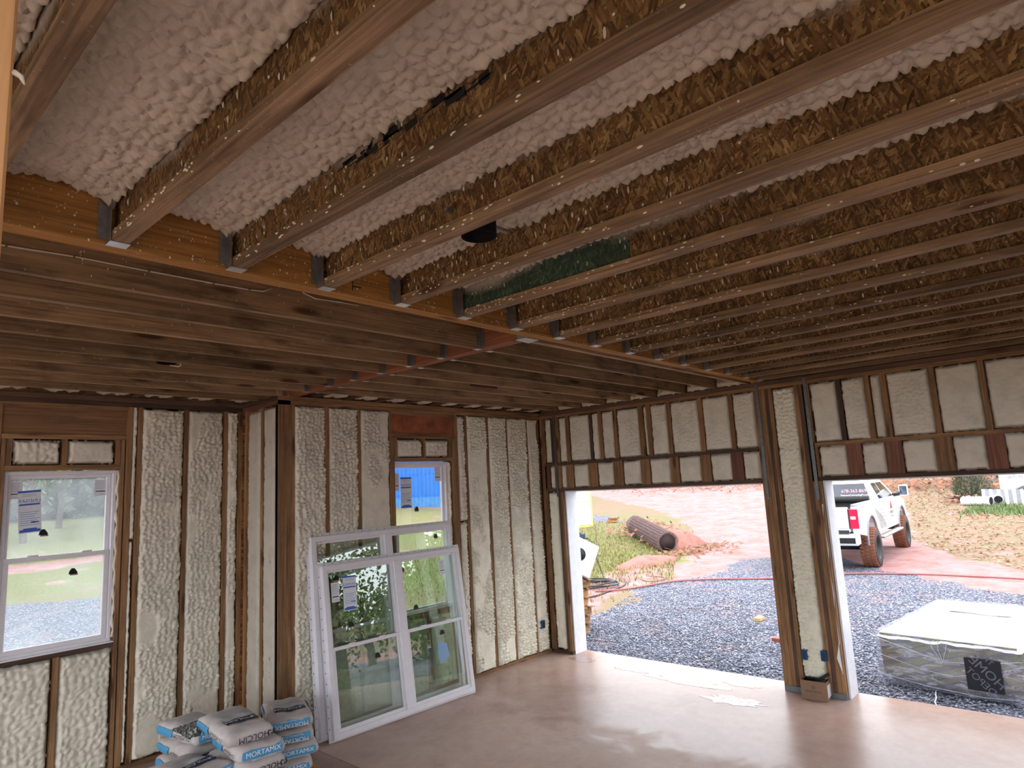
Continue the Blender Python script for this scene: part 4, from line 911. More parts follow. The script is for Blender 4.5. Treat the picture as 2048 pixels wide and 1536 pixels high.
# ------------------------------------------------------------------ roll of wire mesh
p0 = Vector((11.2, 4.35, Tz(11.2, 4.35))); p1 = Vector((13.4, 6.85, Tz(13.4, 6.85) + .02)); RR = .34
ax = (p1 - p0).normalized(); side = ax.cross(Vector((0, 0, 1))).normalized(); up = side.cross(ax).normalized(); c0 = p0 + up * (RR - .03); c1 = p1 + up * (RR - .03)
t = root('wire_mesh_roll', tuple(p0), 'rusty dark roll of welded wire mesh lying at the edge of the grassy mound', 'wire roll')
WIRE = plain('rusty_wire', lin(122, 100, 98), .7, .1, var=.3, scale=30); L = (c1 - c0).length
mb = MB()
for i in range(26):
    s_ = i / 25; pts = []
    for k in range(61):
        a = k / 60 * 2 * PI * 3.2; r_ = RR * (1 - .2 * k / 60) + .006 * math.sin(5 * a + i); pts.append(c0 + ax * L * s_ + (side * math.cos(a) + up * math.sin(a)) * r_)
    mb.tube(pts, .007, 4, cap=False)
mb.build('hoop_wires', WIRE, t)['kind'] = 'stuff'
mb = MB()
for i in range(64):
    a = i / 64 * 2 * PI * 3; r_ = RR * (1 - .2 * i / 64); o_ = (side * math.cos(a) + up * math.sin(a)) * r_; mb.tube([c0 + o_, c0 + o_ + ax * L], .008, 4)
mb.build('long_wires', WIRE, t)['kind'] = 'stuff'
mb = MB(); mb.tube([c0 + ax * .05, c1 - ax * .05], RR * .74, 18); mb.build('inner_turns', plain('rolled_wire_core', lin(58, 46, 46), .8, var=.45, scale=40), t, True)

# ------------------------------------------------------------------ yard hydrant, stake, hoses, box, pallets
HX, HY = 5.95, 3.72; hz = Tz(HX, HY)
t = root('yard_hydrant', (HX, HY, hz), 'white standpipe with a dark blue valve head and hanging black hose', 'hydrant')
MB().tube([(HX, HY, hz - .1), (HX - .02, HY, hz + .95)], .024, 10).build('standpipe', WHITEV, t, True)
mb = MB(); mb.tube([(HX - .02, HY, hz + .93), (HX - .02, HY, hz + 1.1)], [.04, .035], 10); mb.obox((HX - .02, HY, hz + 1.06), (.05, 0, 0), (0, .05, 0), (0, 0, .05)); mb.tube([(HX - .02, HY - .02, hz + 1.02), (HX - .02, HY - .15, hz + 1.0)], .022, 8); mb.obox((HX - .02, HY + .07, hz + 1.13), (.012, 0, 0), (0, .08, .05), (0, -.01, .012))
mb.build('valve_head', plain('hydrant_blue', (.03, .05, .09), .5), t)
HOSE = plain('dark_hose', (.045, .04, .045), .5); RHOSE = plain('red_brown_hose', lin(150, 92, 92), .5, var=.1)
MB().tube([(HX - .02, HY - .14, hz + 1.0), (HX, HY - .26, hz + .92), (HX + .05, HY - .34, hz + .5), (HX, HY - .55, hz + .06), (HX - .2, HY - .75, hz + .02)], .014, 8).build('hanging_hose', HOSE, t, True)
sx0, sy0 = 9.45, 5.78; t = root('steel_stake', (sx0, sy0, Tz(sx0, sy0)), 'thin rusty steel stake standing upright in the grass', 'stake')
MB().tube([(sx0, sy0, Tz(sx0, sy0) - .1), (sx0 - .03, sy0, Tz(sx0, sy0) + .93)], .013, 6).build('rod', WIRE, t)
def gpath(p, dz=.02): return [(x, y, Tz(x, y) + dz) for x, y in p]
def smooth_path(p, n=6):
    out = []
    for i in range(len(p) - 1):
        a, b_, c, d = p[max(i - 1, 0)], p[i], p[i + 1], p[min(i + 2, len(p) - 1)]
        for k in range(n):
            t_ = k / n; out.append(tuple(.5 * (2 * b_[j] + (c[j] - a[j]) * t_ + (2 * a[j] - 5 * b_[j] + 4 * c[j] - d[j]) * t_ ** 2 + (3 * b_[j] - a[j] - 3 * c[j] + d[j]) * t_ ** 3) for j in range(2)))
    return out + [p[-1]]
o = MB().tube(gpath(smooth_path([(4.6, 2.5), (5.0, 2.1), (5.7, 1.85), (6.5, 1.6), (7.1, .9), (7.6, -.1), (8.3, -.9), (8.95, -1.5), (9.3, -2.6), (9.35, -3.6), (9.3, -4.6), (9.0, -6.5), (8, -9)]), .03), .02, 8).build('water_hose', RHOSE, None, True)
tag(o, 'reddish garden hose crossing the gravel and clay track from the coil', 'hose')
pts = []
for k in range(150):
    a = k / 150 * 2 * PI * 4.3; r_ = .42 + .1 * math.sin(a * .37 + 1) + .05 * math.sin(a * 1.3); pts.append((5.35 + r_ * 1.1 * math.cos(a), 2.95 + r_ * math.sin(a)))
P3 = [(x, y, Tz(x, y) + .03 + .02 * math.sin(i * .3) + .0004 * i) for i, (x, y) in enumerate(pts)]
tag(MB().tube(P3, .018, 6).build('water_hose', HOSE, None, True), 'black hose coiled loosely in the grass below the standpipe', 'hose')
tag(MB().tube(gpath(smooth_path([(3.6, 2.4), (4.1, 2.2), (4.7, 2.25), (5.6, 2.4), (6.4, 2.9)])), .018, 6).build('water_hose', HOSE, None, True), 'black hose end running from the coil towards the pallets', 'hose')
tag(MB().tube(gpath(smooth_path([(6.9, 2.75), (6.5, 2.5), (6.3, 2.15), (6.7, 2.0), (7.0, 2.2), (7.0, 2.6)])), .012, 6).build('rope_loop', STRAW, None, True), 'pale rope loop lying on the clay edge right of the hose coil', 'rope')
PALW = {a: wood('pallet_wood_' + a, a, lin(140, 96, 62), lin(190, 148, 104), .45) for a in 'xyz'}
def pallet(x, y, z, yaw, label):
    t = root('pallet', (0, 0, 0), label, 'pallet', 'stacked wooden pallets outside the door')
    for k in range(7): MB().box(k * .155 - .51, k * .155 - .41, -.5, .5, .118, .136).build('deck_board', PALW['y'], t)
    for k in (-.45, 0, .45): MB().box(-.51, .51, k - .02, k + .02, .018, .118).build('stringer', PALW['x'], t)
    for k in (-.46, -.05, .36): MB().box(k, k + .1, -.5, .5, 0, .018).build('base_board', PALW['y'], t)
    t.location = (x, y, z); t.rotation_euler = (0, 0, math.radians(yaw)); return t
pl_ = ['lowest of the pallets stacked outside the left door jamb'] + ['%s pallet up in the stack outside the left door jamb' % w_ for w_ in ('second', 'third', 'fourth', 'fifth', 'sixth')] + ['topmost of the pallets stacked outside the left door jamb']
for k in range(7): pallet(1.0 + .02 * math.sin(k * 3), .88 + .04 * math.sin(k * 2.1 + 1), -.075 + k * .137, 1.5 * math.sin(k * 1.7), pl_[k])
t = root('metal_box', (0, 0, 0), 'white tilted metal box with a round black opening behind the pallets', 'box')
mb = MB().cbox(-.28, .28, -.2, .2, -.28, .28, .02); mb.build('casing', WHITEV, t)
mb = MB().lathe([(.0, .0), (.085, 0), (.1, .012), (.1, .0)], (-.02, -.215, .02), 'y'); mb.build('round_opening', BLACK, t, True)
t.location = (1.45, .60, 1.10); t.rotation_euler = (math.radians(-8), math.radians(28), math.radians(-30))
t = root('wood_offcut', (3.5, -1.5, Tz(3.5, -1.5)), 'pale yellow wood offcut lying alone on the gravel', 'wood scrap')
t2 = MB().cbox(3.40, 3.60, -1.58, -1.47, -.075, -.02, .006).build('offcut', plain('yellow_wood', lin(196, 164, 110), .7), t)
t = root('brick_fragment', (2.3, -2.28, Tz(2.3, -2.28)), 'reddish brick fragment on the gravel beside the centre post', 'brick')
MB().cbox(2.24, 2.36, -2.36, -2.2, -.08, -.02, .008).build('fragment', plain('brick_red', lin(150, 92, 80), .8), t)
# ------------------------------------------------------------------ portable toilet
t = root('portable_toilet', (0, 0, 0), 'white and pale yellow site toilet cabin at the left of the yard', 'toilet')
YEL = plain('pale_yellow_plastic', lin(196, 190, 110), .5, var=.05)
MB().cbox(-.58, .58, -.56, .56, .16, 2.25, .03).build('cabin', YEL, t)
MB().box(-.5, .5, -.575, -.558, .36, 1.2).build('wall_panel', WHITEV, t); MB().box(-.5, .5, -.575, -.558, 1.23, 2.15).build('wall_panel', WHITEV, t)
MB().box(-.598, -.578, -.45, .45, .25, 2.15).build('door_leaf', YEL, t); MB().box(-.61, -.57, -.57, -.52, .16, 2.25).build('corner_post', plain('grey_post', (.25, .26, .25), .5), t)
mb = MB().box(-.6, -.3, -.5, .5, 0, .15); mb.box(.3, .6, -.5, .5, 0, .15); mb.build('skid', BLACK, t)['kind'] = 'stuff'
MB().add([(-.62, -.6, 2.25), (.62, -.6, 2.25), (.62, .6, 2.25), (-.62, .6, 2.25), (0, 0, 2.5)], [(0, 1, 4), (1, 2, 4), (2, 3, 4), (3, 0, 4), (3, 2, 1, 0)]).build('roof_cap', WHITEV, t)
t.location = (13.2, 9.45, Tz(13.2, 9.45) - .3); t.rotation_euler = (0, 0, math.radians(-30))
t = root('wood_blocks', (15, 9.2, Tz(15, 9.2)), 'two short timber blocks just behind the site toilet', 'wood scrap')
for k in (0, 1): MB().obox((15.2 + .1 * k, 9.0, Tz(15.2, 9.0) + .06 + .1 * k), (.3, .12, 0), (-.06, .15, 0), (0, 0, .04)).build('block', PALW['x'], t)
#--PART3--

# ------------------------------------------------------------------ blue metal building
t = root('metal_building', (24, 27, Tz(24, 27)), 'bright blue ribbed metal building across the yard, seen through the narrow window', 'building')
A_ = Vector((16.5, 47, 0)); B_ = Vector((24.9, 25.4, 0)); dl = (B_ - A_); Lw = dl.length; dl.normalize(); nrm = Vector((dl.y, -dl.x, 0)); nrm = nrm if nrm.x < 0 else -nrm
BLU = plain('blue_sheet_metal', (.035, .16, .52), .45, var=.06, scale=2); BLU2 = plain('faded_blue_sheet', (.07, .22, .50), .5, var=.15, scale=3)
ns = 24; pw = Lw / ns
for k in range(ns):
    for lo, hi, mt in ((.55, 1.75, BLU2), (1.75, 7.0, BLU)):
        mb = MB(); a = A_ + dl * pw * k; prof = []
        for j in range(3):
            s_ = pw / 3 * j; prof += [(s_, 0), (s_ + .02, .05), (s_ + .08, .05), (s_ + .10, 0)]
        prof.append((pw, 0)); vs = []
        for (u_, o_) in prof: p = a + dl * u_ + nrm * o_; vs += [(p.x, p.y, lo), (p.x, p.y, hi)]
        mb.add(vs, [(2 * i, 2 * i + 2, 2 * i + 3, 2 * i + 1) for i in range(len(prof) - 1)]); mb.build('metal_panel', mt, t)
mb = MB(); c = (A_ + B_) / 2 - nrm * 5; mb.obox((c.x, c.y, 3.7), dl * Lw / 2, nrm * 4.95, (0, 0, 3.2)); mb.build('building_body', BLU, t)
mb = MB(); mb.obox((c.x, c.y, 7.1), dl * (Lw / 2 + .3), nrm * 5.3, (0, 0, .12)); mb.build('roof', WHITEB, t)
mb = MB(); f = A_ + dl * Lw * .5 + nrm * .1; mb.obox((f.x, f.y, .75), dl * Lw / 2, nrm * .06, (0, 0, .12)); mb.build('base_trim', plain('pale_base', (.4, .42, .45), .7), t)

# ------------------------------------------------------------------ windows
CLEAR = glass_mat('window_glass', (.93, .96, .94), 0, 1.0); FOGGED = glass_mat('misted_glass', (.84, .88, .87), .15, 1.0)
LGLASS = glass_mat('green_insulated_glass', (.86, .92, .87), 0, 3.0)
def sash(parent, x0, x1, z0, z1, y0, y1, glass, w_=.036):
    """frame of a sash with its pane and glazing bead"""
    s = MB()
    s.cbox(x0, x1, y0, y1, z0, z0 + w_, .004); s.cbox(x0, x1, y0, y1, z1 - w_, z1, .004)
    s.cbox(x0, x0 + w_, y0, y1, z0 + w_ * .9, z1 - w_ * .9, .004); s.cbox(x1 - w_, x1, y0, y1, z0 + w_ * .9, z1 - w_ * .9, .004)
    o = s.build('sash', WHITEV, parent); ym = (y0 + y1) / 2
    box('glass_pane', x0 + w_ * .8, x1 - w_ * .8, ym - .002, ym + .002, z0 + w_ * .8, z1 - w_ * .8, glass, o)
    return o
def rect_frame(name, parent, x0, x1, z0, z1, y0, y1, w_, mat=WHITEV):
    s = MB(); s.cbox(x0, x1, y0, y1, z0, z0 + w_, .004); s.cbox(x0, x1, y0, y1, z1 - w_, z1, .004)
    s.cbox(x0, x0 + w_, y0, y1, z0 + w_ * .8, z1 - w_ * .8, .004); s.cbox(x1 - w_, x1, y0, y1, z0 + w_ * .8, z1 - w_ * .8, .004)
    return s.build(name, mat, parent)
def pad(parent, x, z, y, s_=.034, up_=True):
    """small dark hood with a tan backing stuck on the glass"""
    pl = [(x - s_ * .9, z - s_ * .5), (x + s_ * .9, z - s_ * .5), (x + s_ * .75, z + s_ * .3), (x + s_ * .3, z + s_ * .95), (x - s_ * .3, z + s_ * .95), (x - s_ * .75, z + s_ * .3)]
    MB().prism([(a + .012, b_ - .012) for a, b_ in pl], 'y', y - .003, y, 0).prism(pl, 'y', y - .018, y - .004, 1).build('glass_pad', [plain('tan_pad', lin(160, 130, 96), .7) if 'tan_pad' not in bpy.data.materials else bpy.data.materials['tan_pad'], BLACK], parent)
def sheet(parent, x, z, w_, h, y, tilt=0, mirror=True, head=None, kind=0):
    """printed sticker on glass: white sheet with printed bars, one mesh, lettering apart"""
    ca, sa = math.cos(tilt), math.sin(tilt)
    def q(u0, u1, v0, v1, d, mi, mb):
        ps = [(u0, v0), (u1, v0), (u1, v1), (u0, v1)]; mb.add([(x + a * ca - b_ * sa, y - d, z + a * sa + b_ * ca) for a, b_ in ps], [(0, 1, 2, 3)], mi)
    mb = MB(); q(-w_ / 2, w_ / 2, -h / 2, h / 2, 0, 0, mb)
    if kind == 0:
        q(-w_ / 2, w_ / 2, h * .45, h * .5, .0006, 1, mb); q(-w_ * .45, w_ * .45, h * .15, h * .19, .0006, 1, mb)
        for i in range(7): q(-w_ * .42, w_ * (.42 - .1 * (i % 3)), -h * (.02 + .05 * i), -h * (.005 + .05 * i), .0006, 2, mb)
        for i in range(3): q(-w_ * .3, w_ * .3, h * (.36 + .025 * i), h * (.367 + .025 * i), .0006, 2, mb)
        q(-w_ * .45, w_ * .45, -h * .48, -h * .42, .0006, 1, mb); q(-w_ * .3, w_ * .3, -h * .42, -h * .39, .0006, 1, mb); q(w_ * .05, w_ * .4, -h * .27, -h * .24, .0006, 1, mb)
    else:
        for i in range(6): q(-w_ * .38, w_ * (.38 - .12 * (i % 2)), h * (.38 - .09 * i), h * (.40 - .09 * i), .0006, 3, mb)
        q(-w_ * .38, w_ * .38, -h * .25, -h * .2, .0006, 4, mb); q(-w_ * .1, w_ * .35, -h * .4, -h * .39, .0006, 4, mb)
    o = mb.build('sticker', [STICK, BLUEP, LBLUE, GREYP, INK], parent)
    if head: text('lettering', head, w_ * .24, BLUEP, o, frame_m((x - math.sin(tilt) * h * .25, y - .0012, z + h * .25 * ca), (ca, 0, sa), (-sa, 0, ca)), 0, 'CENTER', -1 if mirror else 1)
    return o
# window_1: alcove window, fogged
w1 = root('window_1', (-5.7, AY + .06, 1.11), 'white vinyl single hung window misted over, with blue printed stickers, in the alcove wall', 'window', kind='structure')
rect_frame('frame', w1, -6.132, -5.285, 1.118, 2.645, AY + .035, AY + .12, .03)
s1 = sash(w1, -6.105, -5.32, 1.885, 2.615, AY + .075, AY + .11, FOGGED, .034); s2 = sash(w1, -6.105, -5.32, 1.145, 1.925, AY + .04, AY + .075, FOGGED, .042)
for x in (-5.9, -5.5): MB().cbox(x - .04, x + .04, AY + .03, AY + .052, 1.925, 1.938, .003).build('sash_lock', WHITEV, w1)
sheet(w1, -5.93, 2.305, .165, .36, AY + .0845, .06, True, 'LINDSAY'); sheet(w1, -6.04, 2.49, .10, .15, AY + .087, 0, True, None, 1); sheet(w1, -5.40, 2.49, .10, .15, AY + .087, 0, True, None, 1)
pad(w1, -5.828, 2.115, AY + .087); pad(w1, -5.60, 1.76, AY + .052)
MB().cbox(-6.14, -5.27, AY - .005, AY + .12, 1.108, 1.120, .003).build('sill_flashing', WHITEV, w1)
# window_2: narrow window behind the leaning units
w2 = root('window_2', (-2.2, .06, .9), 'white vinyl window in the foamed back wall, looking onto the blue building', 'window', kind='structure')
rect_frame('frame', w2, -2.652, -1.815, .905, 2.645, .035, .12, .03)
sash(w2, -2.625, -1.845, 1.84, 2.615, .075, .11, CLEAR, .034); sash(w2, -2.625, -1.845, .93, 1.88, .04, .075, CLEAR, .042)
for x in (-2.42, -2.05): MB().cbox(x - .04, x + .04, .03, .052, 1.88, 1.893, .003).build('sash_lock', WHITEV, w2)
sheet(w2, -2.43, 2.29, .165, .36, .087, 0, True, 'LINDSAY'); sheet(w2, -1.93, 2.50, .10, .18, .087, 0, True, None, 1); sheet(w2, -2.57, 2.42, .08, .2, .087, 0, True, None, 1); pad(w2, -2.29, 2.09, .087)

# leaning mulled double windows; local x right, z up, front at y = 0, back at y = .082
def double_window(name, W, Hh, label, zm, front):
    t = root(name, (0, 0, 0), label, 'window unit', None)
    rect_frame('frame', t, 0, W, 0, Hh, 0, .082, .052)
    mb = MB(); mb.box(-.03, W + .03, .05, .053, -.028, 0); mb.box(-.03, W + .03, .05, .053, Hh, Hh + .03); mb.box(-.03, 0, .05, .053, 0, Hh); mb.box(W, W + .03, .05, .053, 0, Hh)
    for i in range(19): mb.box(.05 + i * (W - .1) / 18 - .006, .05 + i * (W - .1) / 18 + .006, .0485, .0502, Hh + .012, Hh + .018, 1)
    for i in range(15): mb.box(-.018, -.012, .0485, .0502, .1 + i * .1 - .006, .1 + i * .1 + .006, 1)
    mb.build('nailing_fin', [WHITEV, INK], t)
    xm = W * .5; MB().cbox(xm - .05, xm + .05, -.004, .082, .045, Hh - .045, .005).build('mullion', WHITEV, t)
    for k, (a, b_) in enumerate(((.05, xm - .048), (xm + .048, W - .05))):
        u_ = sash(t, a, b_, zm - .02, Hh - .05, .042, .072, LGLASS, .026); l_ = sash(t, a, b_, .05, zm + .018, .012, .042, LGLASS, .036)
        for x in (a + .22, b_ - .22): MB().cbox(x - .035, x + .035, .004, .02, zm + .016, zm + .026, .002).build('sash_lock', WHITEV, t)
        MB().cbox(a, a + .02, .012, .042, zm + .018, Hh - .05, .003).build('jamb_liner', WHITEV, t); MB().cbox(b_ - .03, b_, .010, .042, zm + .018, Hh - .05, .003).build('jamb_liner', WHITEV, t)
    return t
fu = double_window('double_window', 1.80, 1.60, 'smaller front one of the two white mulled double windows leaning on the foam wall', .80, True)
sheet(fu, .32, 1.30, .155, .34, .052, -.03, False, 'LINDSAY'); sheet(fu, .155, 1.33, .09, .19, .052, 0, False, None, 1); sheet(fu, 1.55, 1.40, .085, .16, .052, 0, False, None, 1)
MB().add([(1.36, .022, .62), (1.46, .008, .58), (1.50, .022, .44), (1.36, .022, .38), (1.34, .024, .50)], [(0, 1, 2, 3, 4)]).build('folded_sticker', [LBLUE], fu)
for x, z in ((.30, .99), (.56, .64), (1.12, 1.02), (.17, 1.46), (.98, 1.44), (1.42, .70)): pad(fu, x, z, .052 if z > .8 else .022, .032)
bu = double_window('double_window', 1.88, 1.885, 'taller rear one of the two white double windows leaning against the foam wall', .95, False)
pad(bu, 1.66, 1.745, .052, .03)
def lean(t, loc, yaw, deg): t.location = loc; t.rotation_mode = 'ZXY'; t.rotation_euler = (math.radians(-deg), 0, math.radians(yaw)); BASE[t.name] = Vector(loc)
lean(fu, (-3.71, -.355, .026), -2.2, 7.0); lean(bu, (-3.785, -.252, .026), -.4, 5.3)

# ------------------------------------------------------------------ mortar bags
bagm = PAPERB
def bag_surf(L, W_, Hb, seed, sag=0):
    """rounded sack built as a shaped box grid"""
    nx, ny, nz = 14, 9, 4; pts = {}; vs = []; fs = []
    def P(u, v, w_):
        x, y, z = u * L / 2, v * W_ / 2, w_ * Hb / 2
        e = 1 - .34 * max(abs(u) ** 7, abs(v) ** 7); z *= e
        x *= 1 - .05 * w_ * w_ - .035 * v ** 6; y *= 1 - .08 * w_ * w_ - .035 * u ** 6
        n_ = float(fbm(np.array(u * 2.2 + seed), np.array(v * 2.2 + w_), seed, 3)) - .5; z += n_ * .028 * (1 if w_ > 0 else .3); x += n_ * .012; y += n_ * .012
        z += -sag * (u * u) * .05 + .004 * math.sin(9 * u + seed) * math.cos(7 * v)
        return (x, y, z)
    def V(i, j, k):
        if (i, j, k) not in pts: pts[(i, j, k)] = len(vs); vs.append(P(i / nx * 2 - 1, j / ny * 2 - 1, k / nz * 2 - 1))
        return pts[(i, j, k)]
    for i in range(nx):
        for j in range(ny): fs += [(V(i, j, nz), V(i + 1, j, nz), V(i + 1, j + 1, nz), V(i, j + 1, nz)), (V(i, j, 0), V(i, j + 1, 0), V(i + 1, j + 1, 0), V(i + 1, j, 0))]
        for k in range(nz): fs += [(V(i, 0, k), V(i + 1, 0, k), V(i + 1, 0, k + 1), V(i, 0, k + 1)), (V(i, ny, k), V(i, ny, k + 1), V(i + 1, ny, k + 1), V(i + 1, ny, k))]
    for j in range(ny):
        for k in range(nz): fs += [(V(0, j, k), V(0, j, k + 1), V(0, j + 1, k + 1), V(0, j + 1, k)), (V(nx, j, k), V(nx, j + 1, k), V(nx, j + 1, k + 1), V(nx, j, k + 1))]
    return vs, fs, P
def mortar_bag(label, loc, yaw, seed, front='blue', flip=False, tilt=(0, 0), top=True, zs=1.0):
    L, W_, Hb = .60, .36, .125; t = root('mortar_bag', (0, 0, 0), label, 'bag', 'mortar bags in the stack')
    vs, fs, P = bag_surf(L, W_, Hb, seed); mb = MB().add(vs, fs); mb.build('paper_sack', bagm, t, True)
    def patch(name, fn, nu, nv, mt, off):
        pv = []; 
        for i in range(nu + 1):
            for j in range(nv + 1): pv.append(Vector(fn(i / nu, j / nv)))
        out = []
        for i in range(nu + 1):
            for j in range(nv + 1): p = pv[i * (nv + 1) + j]; out.append(p + off * 1.5)
        return MB().add(out, [(i * (nv + 1) + j, (i + 1) * (nv + 1) + j, (i + 1) * (nv + 1) + j + 1, i * (nv + 1) + j + 1) for i in range(nu) for j in range(nv)]).build(name, mt, t, True)
    def drape(o, m_, lift=.011):
        mi = m_.inverted()
        for v in o.data.vertices:
            q = m_ @ v.co; q.z = P(max(-1, min(1, q.x / (L / 2))), max(-1, min(1, q.y / (W_ / 2))), 1)[2] + lift; v.co = mi @ q
    def lett(s, size, mt, loc_, xd, yd, sxx=1):
        o = text('lettering', s, size, mt, t, frame_m(loc_, xd, yd), 0, 'CENTER', sxx)
        if loc_[2] > Hb / 2: drape(o, frame_m(loc_, xd, yd))
    def logo(p, xd, yd, mt, s_):
        m_ = frame_m(p, xd, yd); mb = MB()
        for (k, a0) in ((0, .6), (1, .6 + PI)):
            pr = [];
            for i in range(9): a = a0 + i / 8 * 4.1; cx = (.35 if k else -.35) * s_; pr += [m_ @ Vector((cx + s_ * .55 * math.cos(a), s_ * .55 * math.sin(a), 0)), m_ @ Vector((cx + s_ * .33 * math.cos(a), s_ * .33 * math.sin(a), 0))]
            mb.add(pr, [(2 * i, 2 * i + 1, 2 * i + 3, 2 * i + 2) for i in range(8)])
        o = mb.build('printed_logo', mt, t)
        if p[2] > Hb / 2: drape(o, Matrix.Translation(o.location))
    # end that faces the room (x = -L/2): blue panel or plain with black name
    e = .006
    if front == 'blue':
        patch('printed_panel', lambda a, b_: P(-1, -.86 + 1.72 * a, -.66 + 1.4 * b_), 9, 3, SKYB, Vector((-e, 0, 0)))
        lett('MORTAMIX', .050, WINK, (-L / 2 - .008 - e, .0, .010 * (1 if not flip else -1)), (0, -1 * (1 if not flip else -1), 0), (0, 0, 1 if not flip else -1))
        lett('Type S Masonry Cement', .018, WINK, (-L / 2 - .008 - e, .0, -.028 * (1 if not flip else -1)), (0, -1 * (1 if not flip else -1), 0), (0, 0, 1 if not flip else -1))
    else:
        lett('HOLCIM', .062, INK, (-L / 2 - .012, -.02, -.005), (0, 1, 0), (0, 0, -1)); logo((-L / 2 - .012, -.15, -.005), (0, 1, 0), (0, 0, -1), INK, .032)
    # long side (y = +W/2 is seen from the left): blue half and black name
    for s_ in (-1, 1):
        patch('printed_panel', lambda a, b_: P(.1 + .8 * a, s_ * 1.0, -.66 + 1.4 * b_), 7, 3, SKYB, Vector((0, s_ * e, 0)))
        lett('HOLCIM', .045, INK, (-.08, s_ * (W_ / 2 + .010), 0), (s_ * 1, 0, 0), (0, 0, -1)); logo((-.21, s_ * (W_ / 2 + .010), 0), (s_ * 1, 0, 0), (0, 0, -1), INK, .022)
    if top:
        patch('printed_panel', lambda a, b_: P(-.52 + .36 * a, -.82 + 1.5 * b_, 1), 4, 8, NAVY, Vector((0, 0, .004)))
        lett('HOLCIM', .056, WINK, (-.102, .01, Hb / 2 + .013), (0, 1, 0), (-1, 0, 0)[:0] or (1, 0, 0)[:0] or (-1, 0, 0)); logo((-.102, -.115, Hb / 2 + .013), (0, 1, 0), (-1, 0, 0), WINK, .026)
        lett('MORTAMIX', .04, LBLUE, (-.022, .01, Hb / 2 + .012), (0, 1, 0), (-1, 0, 0))
        mb = MB()
        for i in range(9):
            x = .03 + i * .018; mb.add([(x, -.12, Hb / 2 + .011), (x + .006, -.12, Hb / 2 + .011), (x + .006, .12 - .03 * (i % 3), Hb / 2 + .011), (x, .12 - .03 * (i % 3), Hb / 2 + .011)], [(0, 1, 2, 3)])
        o = mb.build('printed_text_block', GREYP, t); o['kind'] = 'stuff'; drape(o, Matrix.Translation(o.location), .009)
    t.location = loc; t.rotation_euler = (math.radians(tilt[0]), math.radians(tilt[1]), math.radians(yaw)); t.scale = (1, 1, zs)
    return t
# yaw: local -x end turned towards the room; 90 puts that end towards -y
mortar_bag('mortar bag with the navy name band on top, highest in the middle of the stack', (-4.885, -.80, .590), 88, 3, 'black', tilt=(0, -3))
mortar_bag('topmost mortar bag of the right column, blue panel upside down', (-4.33, -.60, .492), 68, 4, 'blue', True, top=True, zs=.9)
mortar_bag('second mortar bag from the top of the right column', (-4.32, -.61, .377), 66, 5, 'blue', True, top=False, zs=.9)
mortar_bag('third mortar bag from the top of the right column, blue panel reading upright', (-4.30, -.615, .263), 70, 6, 'blue', False, top=False, zs=.9)
mortar_bag('lowest mortar bag of the right column', (-4.33, -.60, .149), 66, 7, 'blue', False, top=False, zs=.9)
mortar_bag('back left mortar bag with its blue end turned to the alcove wall', (-4.90, -.14, .450), 98, 8, 'blue', top=True)
mortar_bag('mortar bag right under the one with the navy top band', (-4.80, -.86, .458), 84, 9, 'blue', False, top=False)
mortar_bag('tilted mortar bag at the front left of the stack', (-5.17, -.70, .33), 100, 10, 'blue', False, tilt=(0, 4), top=True)
mortar_bag('mortar bag in the second layer at the back left', (-4.92, -.14, .322), 92, 11, 'black', top=False)
mortar_bag('mortar bag in the third layer at the front middle', (-4.79, -.80, .328), 90, 12, 'black', top=False)
mortar_bag('bottom layer mortar bag at the front middle', (-4.79, -.80, .198), 90, 13, 'blue', top=False)
mortar_bag('bottom layer mortar bag at the front left', (-5.18, -.70, .19), 96, 14, 'blue', top=False)
mortar_bag('bottom layer mortar bag at the back left', (-4.93, -.14, .194), 90, 15, 'blue', top=False)
mortar_bag('dusty mortar bag at the far left edge of the stack', (-5.02, .02, .066), 92, 16, 'black', top=False)
q = root('pallet', (0, 0, 0), 'low wooden pallet under the stack of mortar bags', 'pallet')
for k in range(7): MB().box(k * .17 - .55, k * .17 - .43, -.65, .6, .075, .09).build('deck_board', PALW['y'], q)
for k in (-.6, 0, .52): MB().box(-.55, .6, k - .02, k + .04, 0, .075).build('stringer', PALW['x'], q)
q.location = (-4.78, -.45, .001)
# crumpled dark plastic between the bags
mb = MB(); n = 18; u = np.linspace(-1, 1, n); a, b_ = np.meshgrid(u, u); zz = .55 + .07 * (fbm(a * 3 + 4, b_ * 3, 3) - .2) * np.clip(1.2 - a * a - b_ * b_, 0, 1) + .02 * domes(a * 3, b_ * 3, 2)
P = np.stack([-5.07 + a * .11, -.52 + b_ * .17, zz], -1).reshape(-1, 3); idx = np.arange(n * n).reshape(n, n); qd = np.stack([idx[:-1, :-1], idx[:-1, 1:], idx[1:, 1:], idx[1:, :-1]], -1).reshape(-1, 4)
PLAS = plain('crumpled_plastic', (.10, .10, .09), .2, 0, .6, .6, 14)
tag(mb.add(P.tolist(), qd.tolist()).build('plastic_scrap', PLAS), 'crumpled dark plastic scrap lying beside the topmost mortar bag', 'plastic')

